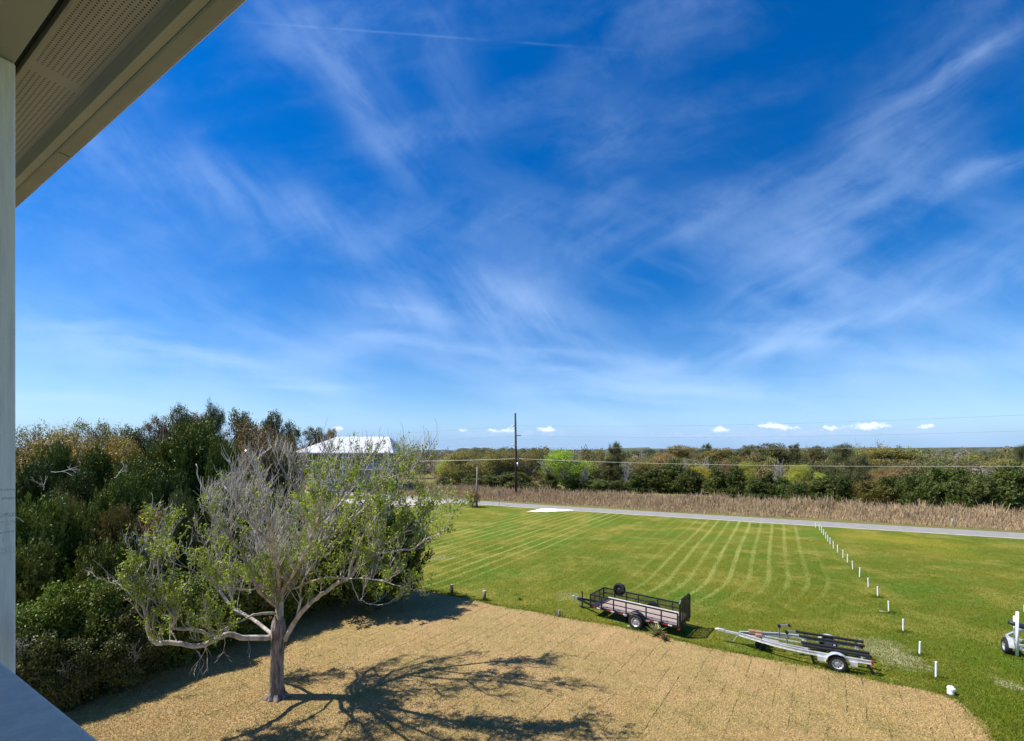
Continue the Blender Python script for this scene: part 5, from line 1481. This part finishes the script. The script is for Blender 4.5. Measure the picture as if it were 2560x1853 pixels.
def boat_trailer():
    a = Vector((.892, -.452, 0))
    cx_, cy_ = 8.54, 17.9
    r = empty('boat_trailer', (cx_, cy_, 0), math.atan2(a.y, a.x), label='empty silver aluminium boat trailer with black carpeted bunks', cat='trailer')
    zf = .46
    def prof(s_):
        pts = []
        for i in range(17):
            t = i / 16; x = .55 + t * 4.02
            y = .73 * min(1.0, math.sin(min(1, (x - .40) / 2.5) * math.pi / 2) ** 1.0)
            pts.append(Vector((x, s_ * y, zf)))
        return pts
    for s_ in (-1, 1):
        b = MB(); pp = prof(s_)
        for i in range(16):
            b.bar(pp[i] + Vector((0, 0, .055)), pp[i + 1] + Vector((0, 0, .055)), .065, .014)
            b.bar(pp[i] - Vector((0, 0, .055)), pp[i + 1] - Vector((0, 0, .055)), .065, .014)
            b.bar(pp[i] + Vector((0, s_ * .012, 0)), pp[i + 1] + Vector((0, s_ * .012, 0)), .008, .10)
        b.build('side_rail', alum, r)
    b = MB(); b.bar((-.05, 0, zf + .01), (1.9, 0, zf - .09), .075, .075); b.build('tongue', alum, r)
    b = MB(); b.box((-.10, 0, zf + .03), (.24, .10, .09)); b.tube([(-.30, 0, zf + .02), (-.16, 0, zf + .05)], .055, 10); b.build('coupler', alum, r)
    for x in (1.35, 2.75, 3.75, 4.45):
        w_ = .66 if x > 2 else .38
        b = MB(); b.bar((x, -w_, zf - .085), (x, w_, zf - .085), .06, .05); b.build('cross_member', alum, r)
    for (y, z) in ((.60, .66), (.40, .58), (-.25, .58), (-.60, .60)):
        bk = MB(); bk.bar((2.60, y, z + .02), (4.62, y, z + .02), .115, .07)
        bo = bk.build('bunk', mat('black_carpet', (.016, .016, .018), .95, var=.2, vscale=40), r, bevel=.01)
        for x in (2.8, 4.4):
            b = MB(); b.bar((x, y, zf - .10), (x, y, z - .025), .05); b.box((x, y, z - .03), (.09, .07, .012)); b.build('bunk_bracket', alum, bo)
    ax = 3.60; wr = .285
    wheel(r, (ax, -.86, wr), -1, wr, .17, rim_s)
    wheel(r, (ax, .86, wr), 1, wr, .17, rim_s)
    b = MB(); b.bar((ax, -.78, wr), (ax, .78, wr), .05); b.build('axle', alum, r)
    for y in (-.87, .87): fender(r, (ax, y, wr), .355, .22, alum, 2, 178)
    for q_ in (-.46, .46):
        b = MB(); b.box((ax + q_, -.83, .35), (.22, .10, .15)); b.build('fender_step', alum, r)
    # spare / dark wheel box under the tongue and winch stands
    b = MB(); b.tube([(1.28, -.25, .02), (1.28, -.25, .56)], .034, 10); b.tube([(1.28, -.25, .55), (1.28, -.42, .58)], .014, 6); b.build('jack', blk, r)
    wheel(r, (1.30, -.12, .20), -1, .20, .12, rim_d, 'spare_wheel')
    for (x, y) in ((1.95, .42), (2.15, -.15)):
        b = MB(); b.tube([(x, y, zf - .1), (x, y, .90)], .030, 8); b.bar((x, y, .88), (x + .28, y, .93), .07, .05); b.build('winch_stand', mat('dull_grey_steel', (.30, .30, .31), .5, .5), r)
        b = MB(); b.tube([(x + .33, y - .05, .94), (x + .33, y + .05, .94)], .05, 12); b.build('bow_roller', rubber, r)
        b = MB(); b.tube([(x, y - .06, .86), (x, y + .06, .86)], .06, 12); b.build('winch', blk, r)
    for y in (-.35, .15):
        b = MB(); b.bar((1.2, y * .8, zf + .02), (2.8, y, zf - .02), .04); b.build('guide_rail', alum, r)
    for y in (-.70, .70):
        b = MB(); b.box((4.60, y, zf), (.06, .10, .12)); b.build('tail_light', redl, r)
    b = MB(); b.bar((4.45, -.62, zf - .08), (4.72, -.64, .02), .05); b.build('rear_leg', mat('rusty_strap', (.10, .07, .055), .8), r)
    b = MB(); b.bar((3.05, -.66, zf - .08), (3.08, -.66, .12), .05, .09); b.build('spring_hanger', mat('rusty_strap_b', (.10, .07, .055), .8), r)
    b = MB(); b.tube([(.1, -.06, .44), (.16, -.12, .20), (.34, -.10, .16), (.5, -.05, .40)], .010, 5); b.build('safety_chain', steel, r)
    # brown blocks resting on the tongue
    brown = mat('brown_block', (.36, .20, .13), .85, vscale=8)
    for (lx, ly, lz, lab) in ((1.00, .14, zf + .105, 'left brown block resting on the front of the boat trailer'), (1.25, .14, zf + .105, 'right brown block resting on the front of the boat trailer'), (1.22, -.20, zf + .10, 'nearer brown block on the side rail of the boat trailer')):
        p = r.matrix_basis @ Vector((lx, ly, lz))
        b = MB(); b.box((0, 0, 0), (.22, .17, .14)); o = b.build('brown_block', brown, None, bevel=.012)
        o.location = p; o.rotation_euler = (0, 0, r.rotation_euler.z + prng.uniform(-.1, .1))
        tag(o, label=lab, cat='block', group='brown blocks on the boat trailer')
boat_trailer()

def guide_trailer():
    hd = R(90 - 33)
    r = empty('guide_pole_trailer', (18.70, 16.42, 0), hd, label='silver boat trailer with tall white guide poles cut off by the right edge', cat='trailer')
    # local x = forward (away), y = left
    zf = .45
    b = MB()
    for y in (-.05, -1.75): b.bar((-.05, y, zf), (1.25, y, zf), .06, .11)
    b.bar((1.25, -.05, zf), (2.7, -.93, zf), .06, .1); b.bar((1.25, -1.75, zf), (2.7, -.97, zf), .06, .1)
    b.build('frame', alum, r)
    for x in (0.0, .55, 1.2):
        b = MB(); b.bar((x, -1.75, zf - .06), (x, -.08, zf - .06), .07, .06); b.build('cross_member', alum, r)
    b = MB(); b.bar((0.02, -.1, zf - .06), (.55, -1.0, zf - .06), .05, .04); b.build('brace', alum, r)
    b = MB(); b.tube([(-.05, .03, .16), (-.05, .02, 1.78)], .044, 12); b.build('guide_pole', pvc, r, smooth=True)
    b = MB(); b.tube([(-.05, -1.85, .16), (-.05, -1.85, 1.78)], .044, 12); b.build('guide_pole', pvc, r, smooth=True)
    b = MB(); b.tube([(.95, -.22, .5), (.95, -.20, 1.35)], .055, 12); b.build('guide_pole', pvc, r, smooth=True)
    wheel(r, (.50, .15, .285), 1, .285, .18, rim_s); wheel(r, (.62, -1.93, .285), -1, .285, .18, rim_s)
    for (x, y) in ((.50, .10), (.62, -1.90)): fender(r, (x, y, .285), .335, .15, alum, 8, 172)
    b = MB()
    pts = [(.75, .02, 1.14), (.80, -.3, 1.04), (.85, -.8, 1.02), (.85, -1.3, 1.06)]
    b.tube(pts, [.07, .10, .10, .08], 10); b.build('padded_bunk', mat('navy_vinyl', (.02, .022, .04), .5), r, smooth=True)
    b = MB(); b.tube([(1.2, -.55, .45), (1.22, -.57, 1.72)], .035, 8); b.box((1.22, -.57, 1.62), (.16, .12, .26)); b.build('winch_stand', alum, r)
    b = MB(); b.box((-.10, -.9, zf - .06), (.03, 1.2, .08)); b.build('tail_light', redl, r)
guide_trailer()
